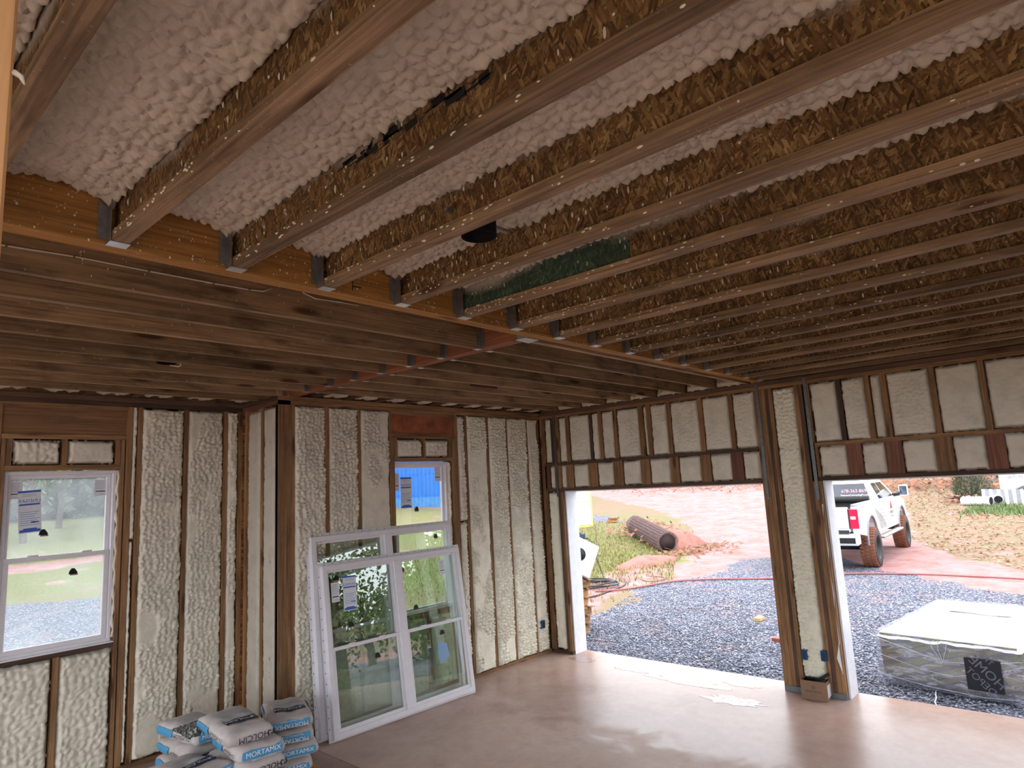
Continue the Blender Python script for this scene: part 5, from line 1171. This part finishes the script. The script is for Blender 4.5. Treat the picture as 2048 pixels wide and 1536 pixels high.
# ------------------------------------------------------------------ cardboard box with offcuts
t = root('cardboard_box', (0, 0, 0), 'small open cardboard box of dark scraps at the foot of the centre post', 'box')
CARD = plain('brown_cardboard', lin(138, 110, 90), .8, var=.08); cw, cdp, ch_ = .25, .21, .185
for nm, b6 in (('front_panel', (0, cw, 0, .005, 0, ch_)), ('back_panel', (0, cw, cdp - .005, cdp, 0, ch_ + .01)), ('left_panel', (0, .005, .005, cdp - .005, 0, ch_)), ('right_panel', (cw - .005, cw, .005, cdp - .005, 0, ch_)), ('bottom_panel', (.005, cw - .005, .005, cdp - .005, 0, .006))): box(nm, *b6, CARD, t)
text('lettering', '11', .045, INK, t, frame_m((.125, -.0015, .125), X, Z), 0); text('lettering', 'MADE IN THE U.S.A.', .018, INK, t, frame_m((.125, -.0015, .085), X, Z), 0)
box('white_label', cw + .0005, cw + .0015, .03, .15, .03, .15, STICK, t)
t.location = (-.185, -3.432, .001); t.rotation_euler = (0, 0, math.radians(-87)); cbx = t
t = MB().prism([(0, 0), (.13, .0), (.17, .11), (.16, .12), (.03, .075)], 'y', 0, .02).build('plastic_offcut', BLACK, None); t.location = (-.06, -3.50, .16); t.rotation_euler = (.1, .3, math.radians(-95)); tag(t, 'black pointed plastic offcut poking out of the cardboard box', 'scrap')
t = MB().box(-.1, .1, -.012, .012, -.015, .015).build('plastic_offcut', BLACK, None); t.location = (-.07, -3.60, .19); t.rotation_euler = (0, -.6, math.radians(-85)); tag(t, 'black plastic bar lying across the cardboard box', 'scrap')
t = MB().lathe([(.0, .05), (.045, .05), (.05, .045), (.05, -.05), (.0, -.05)], n=20).build('round_plug', DRUB, None, True); t.location = (-.07, -3.615, .13); t.rotation_euler = (1.2, .2, 0); tag(t, 'round dark cap inside the cardboard box', 'scrap')

# ------------------------------------------------------------------ wrapped stack of boards on the gravel
t = root('wrapped_board_stack', (0, 0, 0), 'low stack of wallboard under a white sheet and clear plastic wrap on the gravel', 'building boards')
SL, SW, SH = 2.35, 1.32, .56
m, nt, b = newmat('printed_board_edge'); tcn = nt.nodes.new('ShaderNodeTexCoord'); gp = N(nt, 'ShaderNodeNewGeometry'); sp = nt.nodes.new('ShaderNodeSeparateXYZ'); vm = nt.nodes.new('ShaderNodeVectorTransform'); vm.vector_type = 'POINT'; vm.convert_from = 'WORLD'; vm.convert_to = 'WORLD'
nt.links.new(gp.outputs['Position'], sp.inputs[0])
a1 = N(nt, 'ShaderNodeMath', operation='MULTIPLY_ADD'); nt.links.new(sp.outputs['Z'], a1.inputs[0]); a1.inputs[1].default_value = 2.6; nt.links.new(sp.outputs['Y'], a1.inputs[2])
a2 = N(nt, 'ShaderNodeMath', operation='MULTIPLY'); nt.links.new(a1.outputs[0], a2.inputs[0]); a2.inputs[1].default_value = 2.1
a3 = N(nt, 'ShaderNodeMath', operation='FRACT'); nt.links.new(a2.outputs[0], a3.inputs[0])
c = ramp(nt, a3.outputs[0], [(0, lin(126, 132, 66)), (.30, lin(126, 132, 66)), (.33, lin(84, 86, 100)), (.62, lin(100, 96, 112)), (.66, lin(140, 134, 80)), (.9, lin(90, 92, 108))], 'CONSTANT').outputs[0]
nn_ = noise(nt, coords(nt, (60, 60, 8)), 3, 2); c = mix(nt, ramp(nt, nn_, [(.5, (0, 0, 0)), (.56, (.5, .5, .5))]).outputs[0], c, lin(40, 42, 44)); nt.links.new(c, b.inputs['Base Color']); EDGE = m
nb_ = 28
for k in range(nb_):
    o_ = rg.uniform(-.006, .006); z = .09 + k * .0162
    MB().box(-SL / 2 + .02, SL / 2 - .02, -SW / 2 + .03 + o_, SW / 2 - .03 + o_, z, z + .0148).build('wallboard_sheet', EDGE, t)
for k in (-.9, -.3, .3, .9): MB().box(k - .05, k + .05, -SW / 2 + .04, SW / 2 - .04, 0, .088).build('spacer_block', DARKW['y'], t)
# white cover on top with a ragged hanging rim
n = 40; u = np.linspace(-1, 1, n); a, b2 = np.meshgrid(u, u); 
e = np.maximum(abs(a), abs(b2)); zt = SH - .012 + .012 * fbm(a * 3, b2 * 3, 5) - .008 * (1 - e); xx = a * (SL / 2 + .012 * fbm(b2 * 9, a, 3)); yy = b2 * (SW / 2 + .006)
zt = np.where(e > .999, zt - .03 - .05 * fbm(a * 5 + 2, b2 * 5, 9), zt); P = np.stack([xx, yy, zt], -1).reshape(-1, 3); idx = np.arange(n * n).reshape(n, n); qd = np.stack([idx[:-1, :-1], idx[:-1, 1:], idx[1:, 1:], idx[1:, :-1]], -1).reshape(-1, 4)
m, nt, b = newmat('wet_white_sheet'); n_ = noise(nt, coords(nt, (1, 3, 1), False), 1.1, 5, .6, .3); sp = nt.nodes.new('ShaderNodeSeparateXYZ'); nt.links.new(coords(nt, rnd_off=False), sp.inputs[0])
c = ramp(nt, n_, [(.66, (.8, .8, .83, 1)), (.68, (.42, .30, .26, 1))]).outputs[0]; nt.links.new(c, b.inputs['Base Color']); b.inputs['Roughness'].default_value = .25
MB().add(P.tolist(), qd.tolist()).build('white_cover_sheet', m, t, True)
# dirty puddle
pud = [(-.75, .12), (-.6, .2), (-.2, .16), (.15, .1), (.5, .13), (.62, .06), (.4, .0), (.0, .03), (-.3, .07), (-.6, .05)]
MB().prism([(.42 + b_ * .9 - .1, -a * .55) for a, b_ in pud], 'z', SH + .002, SH + .004).build('puddle', plain('brown_puddle', lin(150, 122, 110), .1, var=.1), t)
# clear wrap on the sides
m, nt, b = newmat('clear_wrap'); nt.nodes.remove(b); out = nt.nodes['Material Output']; tr = N(nt, 'ShaderNodeBsdfTransparent'); tr.inputs[0].default_value = (.95, .96, 1, 1)
gl = N(nt, 'ShaderNodeBsdfGlossy'); gl.inputs['Roughness'].default_value = .12; df = N(nt, 'ShaderNodeBsdfTranslucent'); df.inputs[0].default_value = (.85, .88, 1, 1); d2 = N(nt, 'ShaderNodeBsdfDiffuse'); d2.inputs[0].default_value = (.7, .74, .85, 1)
wv = noise(nt, coords(nt, (1.5, 1.5, 7), False, (.5, .3, 0)), 2.4, 4, .6, 1.2); f1 = ramp(nt, wv, [(.40, (.14,) * 3), (.52, (.2,) * 3), (.6, (.6,) * 3), (.68, (.2,) * 3)]).outputs[0]
m1 = N(nt, 'ShaderNodeMixShader'); nt.links.new(f1, m1.inputs[0]); nt.links.new(tr.outputs[0], m1.inputs[1]); nt.links.new(d2.outputs[0], m1.inputs[2])
m2 = N(nt, 'ShaderNodeMixShader'); m2.inputs[0].default_value = .12; nt.links.new(m1.outputs[0], m2.inputs[1]); nt.links.new(gl.outputs[0], m2.inputs[2]); nt.links.new(m2.outputs[0], out.inputs[0])
bn = nt.nodes.new('ShaderNodeBump'); bn.inputs['Strength'].default_value = .6; nt.links.new(wv, bn.inputs['Height']); nt.links.new(bn.outputs[0], gl.inputs['Normal']); WRAP = m
per = [(-SL / 2, -SW / 2), (SL / 2, -SW / 2), (SL / 2, SW / 2), (-SL / 2, SW / 2), (-SL / 2, -SW / 2)]; vs = []; cols = []; nr_ = 9
for s_ in range(4):
    (ax_, ay_), (bx2, by2) = per[s_], per[s_ + 1]; ns_ = 26; nx2 = (by2 - ay_); ny2 = -(bx2 - ax_); ln = math.hypot(nx2, ny2); nx2 /= ln; ny2 /= ln
    for i in range(ns_):
        f = i / ns_; cols.append((ax_ + (bx2 - ax_) * f, ay_ + (by2 - ay_) * f, nx2, ny2, f, s_))
for ci, (x, y, nx2, ny2, f, s_) in enumerate(cols):
    sg_ = .35 * math.exp(-((f - .42) / .12) ** 2)
    for j in range(nr_):
        h = j / (nr_ - 1); o_ = .012 + .02 * (1 - h) + .02 * (float(fbm(np.array(ci * .35), np.array(j * .6), 4, 2)) - .4) * (1 if 0 < j < nr_ - 1 else .6); vs.append((x + nx2 * o_, y + ny2 * o_, .02 + h * (SH - .02)))
nc = len(cols); fs = [((i * nr_) + j, ((i + 1) % nc) * nr_ + j, ((i + 1) % nc) * nr_ + j + 1, i * nr_ + j + 1) for i in range(nc) for j in range(nr_ - 1)]
MB().add(vs, fs).build('clear_plastic_wrap', WRAP, t, True)
FOLD = plain('plastic_fold', (.55, .6, .72), .35)
xw = -SL / 2 - .034
for pts in ([(.66, .50), (.35, .42), (.02, .33), (-.3, .36), (-.66, .43)], [(.66, .33), (.2, .22), (-.05, .2), (-.4, .28), (-.66, .38)], [(.02, .33), (.1, .45), (.12, .53)], [(.02, .33), (-.02, .45), (-.04, .53)], [(.02, .33), (.05, .46), (.04, .54)], [(.66, .12), (.2, .06), (-.3, .04), (-.66, .07)]):
    MB().tube([(xw, y, z) for y, z in pts], .0032, 5).build('wrap_fold', FOLD, t)
# black square emblem with slanted lettering, printed on the wrap
EMB = plain('black_emblem', (.02, .02, .03), .5); PAL = plain('emblem_letters', (.17, .18, .22), .5)
ex, ey, ez, es = -SL / 2 - .040, -.33, .255, .155
MB().box(ex, ex + .002, ey - es, ey + es, ez - es, ez + es).build('printed_emblem', EMB, t)
for s_, sz_, dx_, dy_ in (('THE', .075, -.09, .145), ('HOME', .125, .0, .045), ('DEPOT', .095, .02, -.065)):
    a = math.radians(45); xd = Vector((0, -math.cos(a), -math.sin(a))); yd = Vector((0, -math.sin(a), math.cos(a)))
    p_ = Vector((ex - .002, ey, ez)) + xd * dx_ + yd * dy_; text('lettering', s_, sz_, PAL, t, frame_m(p_, xd, yd), 0, 'CENTER', -1)
t.location = (2.12, -4.67, -.075); t.rotation_euler = (0, 0, math.radians(-6))
o = MB().tube([(.94, -4.42, -.05), (.80, -4.44, -.045), (.66, -4.47, -.04), (.52, -4.48, -.04), (.38, -4.52, -.035)], .006, 6).build('plastic_strand', WHITEB, None, True); tag(o, 'thin white plastic strand trailing from the wrapped stack to the slab', 'plastic')

# ------------------------------------------------------------------ lifted pickup truck; x forward from the rear axle, y left
t = root('pickup_truck', (0, 0, 0), 'white lifted crew cab pickup with muddy tyres and lumber in its bed', 'truck')
PAINT = plain('white_car_paint', (.78, .79, .80), .15, 0, .6, .01); DGL = glass_mat('x', (1, 1, 1)); bpy.data.materials.remove(DGL)
DGLASS = plain('dark_car_glass', (.012, .016, .03), .04, 0, .8, .1); REDL = plain('red_lens', (.55, .01, .05), .15, 0, .6, .1, 20); CHR = plain('chrome', (.6, .6, .62), .12, 1, .5, .05); DTRIM = plain('dark_trim', (.03, .032, .035), .5); GTRIM = plain('grey_arch_trim', (.22, .23, .25), .5)
def arch(cx, cz, r, n=9): return [(cx + r * math.cos(a), cz + r * math.sin(a)) for a in [i / n * PI for i in range(n + 1)]]
aF = [(x, z) for x, z in arch(4.27, .62, .60)]; aR = [(x, z) for x, z in arch(0, .62, .60)]
side_ = [(-1.16, .86), (-1.17, 1.49), (1.18, 1.53), (3.75, 1.55), (4.3, 1.47), (5.0, 1.36), (5.16, 1.0), (5.1, .74)] + [(4.87, .72)] + aF[1:-1] + [(3.67, .74), (.62, .74)] + aR[1:-1] + [(-.60, .78)]
for s_ in (-1, 1):
    y0, y1 = (s_ * .86, s_ * 1.03)
    mb = MB(); mb.prism(side_, 'y', min(y0, y1), max(y0, y1)); mb.build('body_side', PAINT, t)
mb = MB(); mb.box(-1.1, 1.15, -.86, .86, .86, .92); mb.box(1.12, 1.2, -.86, .86, .86, 1.5); mb.build('bed_liner', DTRIM, t)
mb = MB(); mb.cbox(-1.185, -1.11, -.80, .80, .90, 1.48, .02); mb.cbox(-1.192, -1.18, -.72, .72, 1.02, 1.36, .01); mb.build('tailgate', PAINT, t)
mb = MB(); mb.box(1.18, 5.05, -.86, .86, .74, 1.35); mb.build('cab_floor', DTRIM, t)
mb = MB(); mb.prism([(3.5, 1.3), (3.5, 1.56), (3.75, 1.58), (4.4, 1.52), (5.02, 1.40), (5.12, 1.2), (5.12, .9)], 'y', -.98, .98); mb.build('hood', PAINT, t)
def cabp(f, s_): # greenhouse section corners
    return f
vs = []
for (x0, x1, w_, z) in ((1.17, 3.85, 1.0, 1.52), (1.34, 3.05, .80, 2.00), (1.46, 2.85, .74, 2.05)): vs += [(x0, -w_, z), (x1, -w_, z), (x1, w_, z), (x0, w_, z)]
fs = [(0, 1, 5, 4), (1, 2, 6, 5), (2, 3, 7, 6), (3, 0, 4, 7), (4, 5, 9, 8), (5, 6, 10, 9), (6, 7, 11, 10), (7, 4, 8, 11), (8, 9, 10, 11), (0, 3, 2, 1)]
MB().add(vs, fs).build('cab', PAINT, t)
def onside(u, v, s_, off=.006):   # u along x at belt..roof, v 0..1 height
    x0 = 1.17 + (1.34 - 1.17) * v; x1 = 3.85 + (3.05 - 3.85) * v; y = 1.0 - .20 * v; return (x0 + (x1 - x0) * u, s_ * (y + off), 1.52 + .48 * v)
for s_ in (-1, 1):
    for (u0, u1, u2, u3) in ((.13, .40, .42, .13), (.44, .83, .86, .46)):
        MB().add([onside(u0, .06, s_), onside(u1 + (.05 if u1 > .5 else 0), .06, s_), onside(u2, .9, s_), onside(u3, .9, s_)], [(0, 1, 2, 3)]).build('side_window', DGLASS, t)
    MB().box(1.25, 3.9, s_ * 1.002, s_ * 1.012, 1.525, 1.54).build('belt_moulding', CHR, t)
    for x in (2.12, 3.28): MB().cbox(x, x + .2, s_ * 1.03, s_ * 1.05, 1.36, 1.39, .006).build('door_handle', PAINT, t)
    for x in (1.22, 2.38, 3.62): MB().box(x, x + .012, s_ * 1.028, s_ * 1.0325, .78, 1.52).build('door_seam', DTRIM, t)
    for cx in (0, 4.27):
        pts = [(cx + .60 * math.cos(a), s_ * 1.035, .62 + .60 * math.sin(a)) for a in np.linspace(-.1, PI + .1, 14)]; MB().tube(pts, .028, 6).build('arch_trim', GTRIM, t)
        # wheel
        mb = MB(); c = (cx, s_ * .96, .46)
        prof = [(.27, -.165), (.40, -.17), (.445, -.15), (.46, -.10), (.46, .10), (.445, .15), (.40, .17), (.27, .165), (.25, .0), (.27, -.165)]
        wo = mb.lathe(prof, c, 'y', 36).build('tyre', [RUBBER], t, True)
        mb = MB()
        for i in range(36):
            a = i / 36 * 2 * PI
            for r_, (ya, yb) in enumerate(((-.16, -.06), (-.045, .045), (.06, .16))):
                aa = a + .06 * r_; cc = Vector((cx + .462 * math.cos(aa), s_ * .96 + (ya + yb) / 2, .46 + .462 * math.sin(aa))); mb.obox(cc, Vector((-math.sin(aa), .3, math.cos(aa))) * .024, (0, (yb - ya) / 2, 0), Vector((math.cos(aa), 0, math.sin(aa))) * .012)
        mb.build('tread_blocks', RUBBER, wo)['kind'] = 'stuff'
        MB().lathe([(.30, .172 * s_), (.42, .176 * s_), (.425, .165 * s_)], c, 'y', 30).build('sidewall', DRUB, wo, True)
        MB().lathe([(0, .05 * s_), (.07, .06 * s_), (.08, .02 * s_), (.2, .0), (.255, .12 * s_), (.27, .172 * s_), (.285, .172 * s_)], c, 'y', 30).build('rim', DTRIM, wo, True)
        for i in range(6): a = i / 6 * 2 * PI; MB().obox((cx + .16 * math.cos(a), s_ * (.96 + .06), .46 + .16 * math.sin(a)), Vector((math.cos(a), 0, math.sin(a))) * .1, (0, .02, 0), Vector((-math.sin(a), 0, math.cos(a))) * .02).build('spoke', BLACK, wo)
    mb = MB(); mb.cbox(.75, 3.5, s_ * .98, s_ * 1.16, .60, .66, .02); mb.build('side_step', plain('step_metal', (.35, .36, .37), .4, .6) if 'step_metal' not in bpy.data.materials else bpy.data.materials['step_metal'], t)
    mb = MB(); mb.box(.9, .94, s_ * .8, s_ * 1.0, .62, .8); mb.box(3.2, 3.24, s_ * .8, s_ * 1.0, .62, .8); mb.build('step_bracket', DTRIM, t)['kind'] = 'stuff'
    # tow mirror
    MB().tube([(3.45, s_ * 1.0, 1.56), (3.43, s_ * 1.14, 1.58), (3.4, s_ * 1.22, 1.62)], .05, 8).build('mirror_arm', DTRIM, t, True)
    o = MB().cbox(3.36, 3.5, s_ * 1.18, s_ * 1.40, 1.52, 1.84, .03).build('mirror_head', PAINT, t); MB().cbox(3.345, 3.362, s_ * 1.20, s_ * 1.385, 1.56, 1.81, .008).build('mirror_glass', plain('mirror_glass', (.12, .16, .22), .05, .6, .8), o)
    o = MB().cbox(-1.20, -1.13, s_ * .81, s_ * 1.0, .99, 1.44, .015).build('tail_lamp', REDL, t); MB().cbox(-1.208, -1.19, s_ * .84, s_ * .95, 1.20, 1.27, .008).build('reverse_lens', WHITEV, o); MB().box(-1.203, -1.14, s_ * .795, s_ * .812, .99, 1.44).build('lamp_edge', DTRIM, o)
# bumper
mb = MB(); mb.cbox(-1.38, -1.14, -1.0, 1.0, .62, .88, .04); mb.build('rear_bumper', PAINT, t)
for s_ in (-1, 1): MB().cbox(-1.392, -1.37, s_ * .55, s_ * .93, .67, .80, .02).build('bumper_step', BLACK, t)
MB().box(-1.36, -1.16, -.8, .8, .882, .90).build('bumper_tread', DTRIM, t); MB().box(-1.19, -1.186, -.78, .78, .905, .955).build('tailgate_trim', DTRIM, t)
MB().tube([(-1.3, -.45, .58), (-.6, -.45, .6)], .05, 10).build('exhaust_pipe', CHR, t, True); mb = MB(); mb.tube([(0, -.8, .46), (0, .8, .46)], .07, 10); mb.lathe([(0, -.16), (.16, -.08), (.16, .08), (0, .16)], (0, 0, .46), 'y'); mb.build('rear_axle', DTRIM, t, True)
for s_ in (-1, 1): MB().box(-1.1, 4.9, s_ * .45 - .05, s_ * .45 + .05, .62, .8).build('frame_rail', DTRIM, t)
# rear window with lettering
def rearp(y, v, off=.008): return (1.17 + .17 * v - off, y * (1.0 - .2 * v), 1.52 + .48 * v)
MB().add([rearp(-.86, .05), rearp(.86, .05), rearp(.88, .92), rearp(-.88, .92)], [(0, 3, 2, 1)]).build('rear_window', DGLASS, t); MB().add([rearp(-.2, .08, .012), rearp(.2, .08, .012), rearp(.2, .88, .012), rearp(-.2, .88, .012)], [(0, 3, 2, 1)]).build('sliding_pane', plain('slider_glass', (.02, .026, .045), .05, 0, .8), t)
PINK = plain('pink_vinyl', (.75, .35, .5), .5)
nrm_x = Vector((0, -1, 0)); upx = Vector((.17, 0, .48)).normalized()
text('lettering', '678-363-8696', .125, PINK, t, frame_m((1.17 + .17 * .52 - .02, -.50, 1.52 + .48 * .52), (0, -1, 0), upx), 0, 'CENTER', .95)
text('lettering', 'PetersonContractingPro.com', .062, WINK, t, frame_m((1.17 + .17 * .3 - .02, -.50, 1.52 + .48 * .30), (0, -1, 0), upx), 0, 'CENTER', .95)
text('lettering', 'HIGH COUNTRY', .075, GTRIM, t, frame_m((-1.195, -.52, .985), (0, -1, 0), (0, 0, 1)), 0); 
MB().tube([(1.0, -.86, 1.56), (1.0, .86, 1.56)], .085, 12).build('rolled_bed_cover', BLACK, t, True)
for s_ in (-1, 1): MB().cbox(-1.1, 1.1, s_ * .85, s_ * .93, 1.50, 1.54, .008).build('bed_rail', GTRIM, t)
# flag decal and door emblem on the flanks
DEC = plain('grey_decal', (.30, .30, .31), .5, var=.1)
for s_ in (-1, 1):
    mb = MB(); yv = s_ * 1.0325
    for i in range(5): x = .62 + i * .17; mb.add([(x, yv, 1.36 - .05 * i), (x + .10, yv, 1.36 - .05 * i), (x + .62, yv, .80), (x + .50, yv, .80)], [(0, 1, 2, 3)])
    for i in range(5):
        for j in range(4): x = 1.30 + j * .16 + i * .06; z = 1.30 - i * .095; mb.add([(x, yv, z), (x + .07, yv, z), (x + .10, yv, z - .055), (x + .03, yv, z - .055)], [(0, 1, 2, 3)])
    mb.build('flag_decal', DEC, t)['kind'] = 'stuff'
    mb = MB(); yv = s_ * 1.0335
    mb.add([(2.62, yv, 1.22), (2.80, yv, 1.46), (2.98, yv, 1.22), (2.92, yv, 1.22), (2.80, yv, 1.38), (2.68, yv, 1.22)], [(0, 1, 4, 5), (1, 2, 3, 4)]); mb.add([(2.70, yv, 1.22), (2.80, yv, 1.35), (2.90, yv, 1.22)], [(0, 1, 2)]); mb.build('door_emblem', plain('emblem_red', (.4, .06, .1), .5), t)
    text('lettering', 'PETERSON', .11, INK, t, frame_m((2.8, s_ * 1.036, 1.12), (-s_ * -1 if False else (1 if s_ < 0 else -1), 0, 0), Z), 0); text('lettering', 'CONTRACTING', .07, INK, t, frame_m((2.8, s_ * 1.036, 1.02), (1 if s_ < 0 else -1, 0, 0), Z), 0)
t.location = (10.47, -.60, -.085); t.rotation_euler = (0, 0, math.radians(3.0)); tr_m = Matrix.Translation(t.location) @ Matrix.Rotation(math.radians(3), 4, 'Z')
PL2 = wood('fresh_lumber', 'x', lin(176, 122, 72), lin(208, 160, 104), .1)
for i, (x, y, z, r_, l_, lb) in enumerate(((-.25, -.28, 1.42, (.0, .17, -.35), .75, 'fresh pine board slanting out of the truck bed'), (-.1, .1, 1.46, (.1, .1, .1), .5, 'short pine board upright in the truck bed'), (-.3, .3, 1.40, (0, .05, .9), .4, 'pine board lying crosswise in the truck bed'), (-.1, -.05, 1.12, (0, .12, .1), .8, 'lower pine board propped in the truck bed'))):
    o = MB().box(-l_, l_, -.07, .07, -.02, .02).build('lumber_board', PL2, None); o.matrix_world = tr_m @ Matrix.Translation((x, y, z)) @ (Matrix.Rotation(r_[2], 4, 'Z') @ Matrix.Rotation(r_[1], 4, 'Y') @ Matrix.Rotation(r_[0], 4, 'X')); tag(o, lb, 'board', 'boards in the truck bed')

# ------------------------------------------------------------------ white trailer and ribbed pipes
t = root('cargo_trailer', (0, 0, 0), 'white enclosed trailer with a dark logo and twin wheels at the right edge', 'trailer')
gz = Tz(27.6, -4.5)
MB().cbox(0, 2.2, -6.0, 0, .45, 2.6, .05).build('trailer_body', PAINT, t); MB().box(-.01, 2.2, -6.0, 0, .42, .50).build('lower_rail', GTRIM, t)
for k, y in enumerate((-.98, -1.62)):
    mb = MB(); w_ = mb.lathe([(0, -.1), (.2, -.1), (.33, -.09), (.34, 0), (.33, .09), (.2, .1), (0, .1)], (.0, y, .34), 'x', 28).build('wheel', DRUB, t, True)
    MB().lathe([(0, -.11), (.17, -.112), (.19, -.10)], (.0, y, .34), 'x', 20).build('hub_cap', CHR, w_, True)
MB().tube([(-.04, -1.3 + .85 * math.cos(a), .40 + .38 * math.sin(a)) for a in np.linspace(0, PI, 12)], .05, 6).build('mudguard', GTRIM, t, True)
mb = MB()
for k in range(3): x_ = -.012; yy = -.62; s_ = .07 * (k + 1); mb.add([(x_, yy + s_, 1.65), (x_, yy + s_ - .03, 1.65), (x_, yy, 1.35 - .05 * k), (x_, yy, 1.40 - .05 * k)], [(0, 1, 2, 3)]); mb.add([(x_, yy - s_, 1.65), (x_, yy - s_ + .03, 1.65), (x_, yy, 1.35 - .05 * k), (x_, yy, 1.40 - .05 * k)], [(3, 2, 1, 0)])
mb.build('leaf_logo', DEC, t)['kind'] = 'stuff'
DT = plain('dull_lettering', (.12, .13, .18), .5)
text('lettering', 'Carry Your Building', .20, DT, t, frame_m((-.014, -1.95, 1.46), (0, -1, 0), Z), 0); text('lettering', '(807) 957-1776', .16, DT, t, frame_m((-.014, -.78, 1.08), (0, -1, 0), Z), 0); text('lettering', 'CUSTOM HOMES', .18, DT, t, frame_m((-.014, -1.9, 1.78), (0, -1, 0), Z), 0)
t.location = (27.0, -2.62, gz - .02); t.rotation_euler = (0, 0, math.radians(-3))
def ribbed(name, p0_, p1_, r, label, n=22):
    p0_ = Vector(p0_); p1_ = Vector(p1_); ax = (p1_ - p0_).normalized(); pts = []; rs = []
    for i in range(n * 2 + 1): pts.append(p0_ + (p1_ - p0_) * i / (n * 2)); rs.append(r if i % 2 else r * .84)
    t = root(name, tuple(p0_), label, 'pipe'); MB().tube(pts, rs, 20, cap=False).build('pipe_shell', WHITEB, t, True); MB().tube([p0_ + ax * .02, p0_ + ax * .03], r * .8, 20).build('dark_end', BLACK, t)
    return t
gz2 = Tz(26.4, -2.2)
ribbed('ribbed_pipe', (26.1, -2.35, gz2 + .20), (26.5, -1.3, gz2 + .20), .2, 'short ribbed white drain pipe lying left of the trailer', 9)
ribbed('ribbed_pipe', (26.5, -2.55, gz2 + .24), (27.05, -2.45, gz2 + .30), .18, 'ribbed white pipe piece with a dark open end before the trailer', 5)
t = root('ribbed_metal_sheet', (26.7, -3, gz2), 'ribbed pale metal panel leaning against the trailer skirt', 'panel')
for k in range(12): MB().obox((26.72 - .01 * (k % 2), -2.05 - k * .13, gz2 + .36 - k * .005), (.006, 0, 0), (0, .06, 0), (.05, 0, .30)).build('rib', WHITEB if k % 2 == 0 else GTRIM, t)
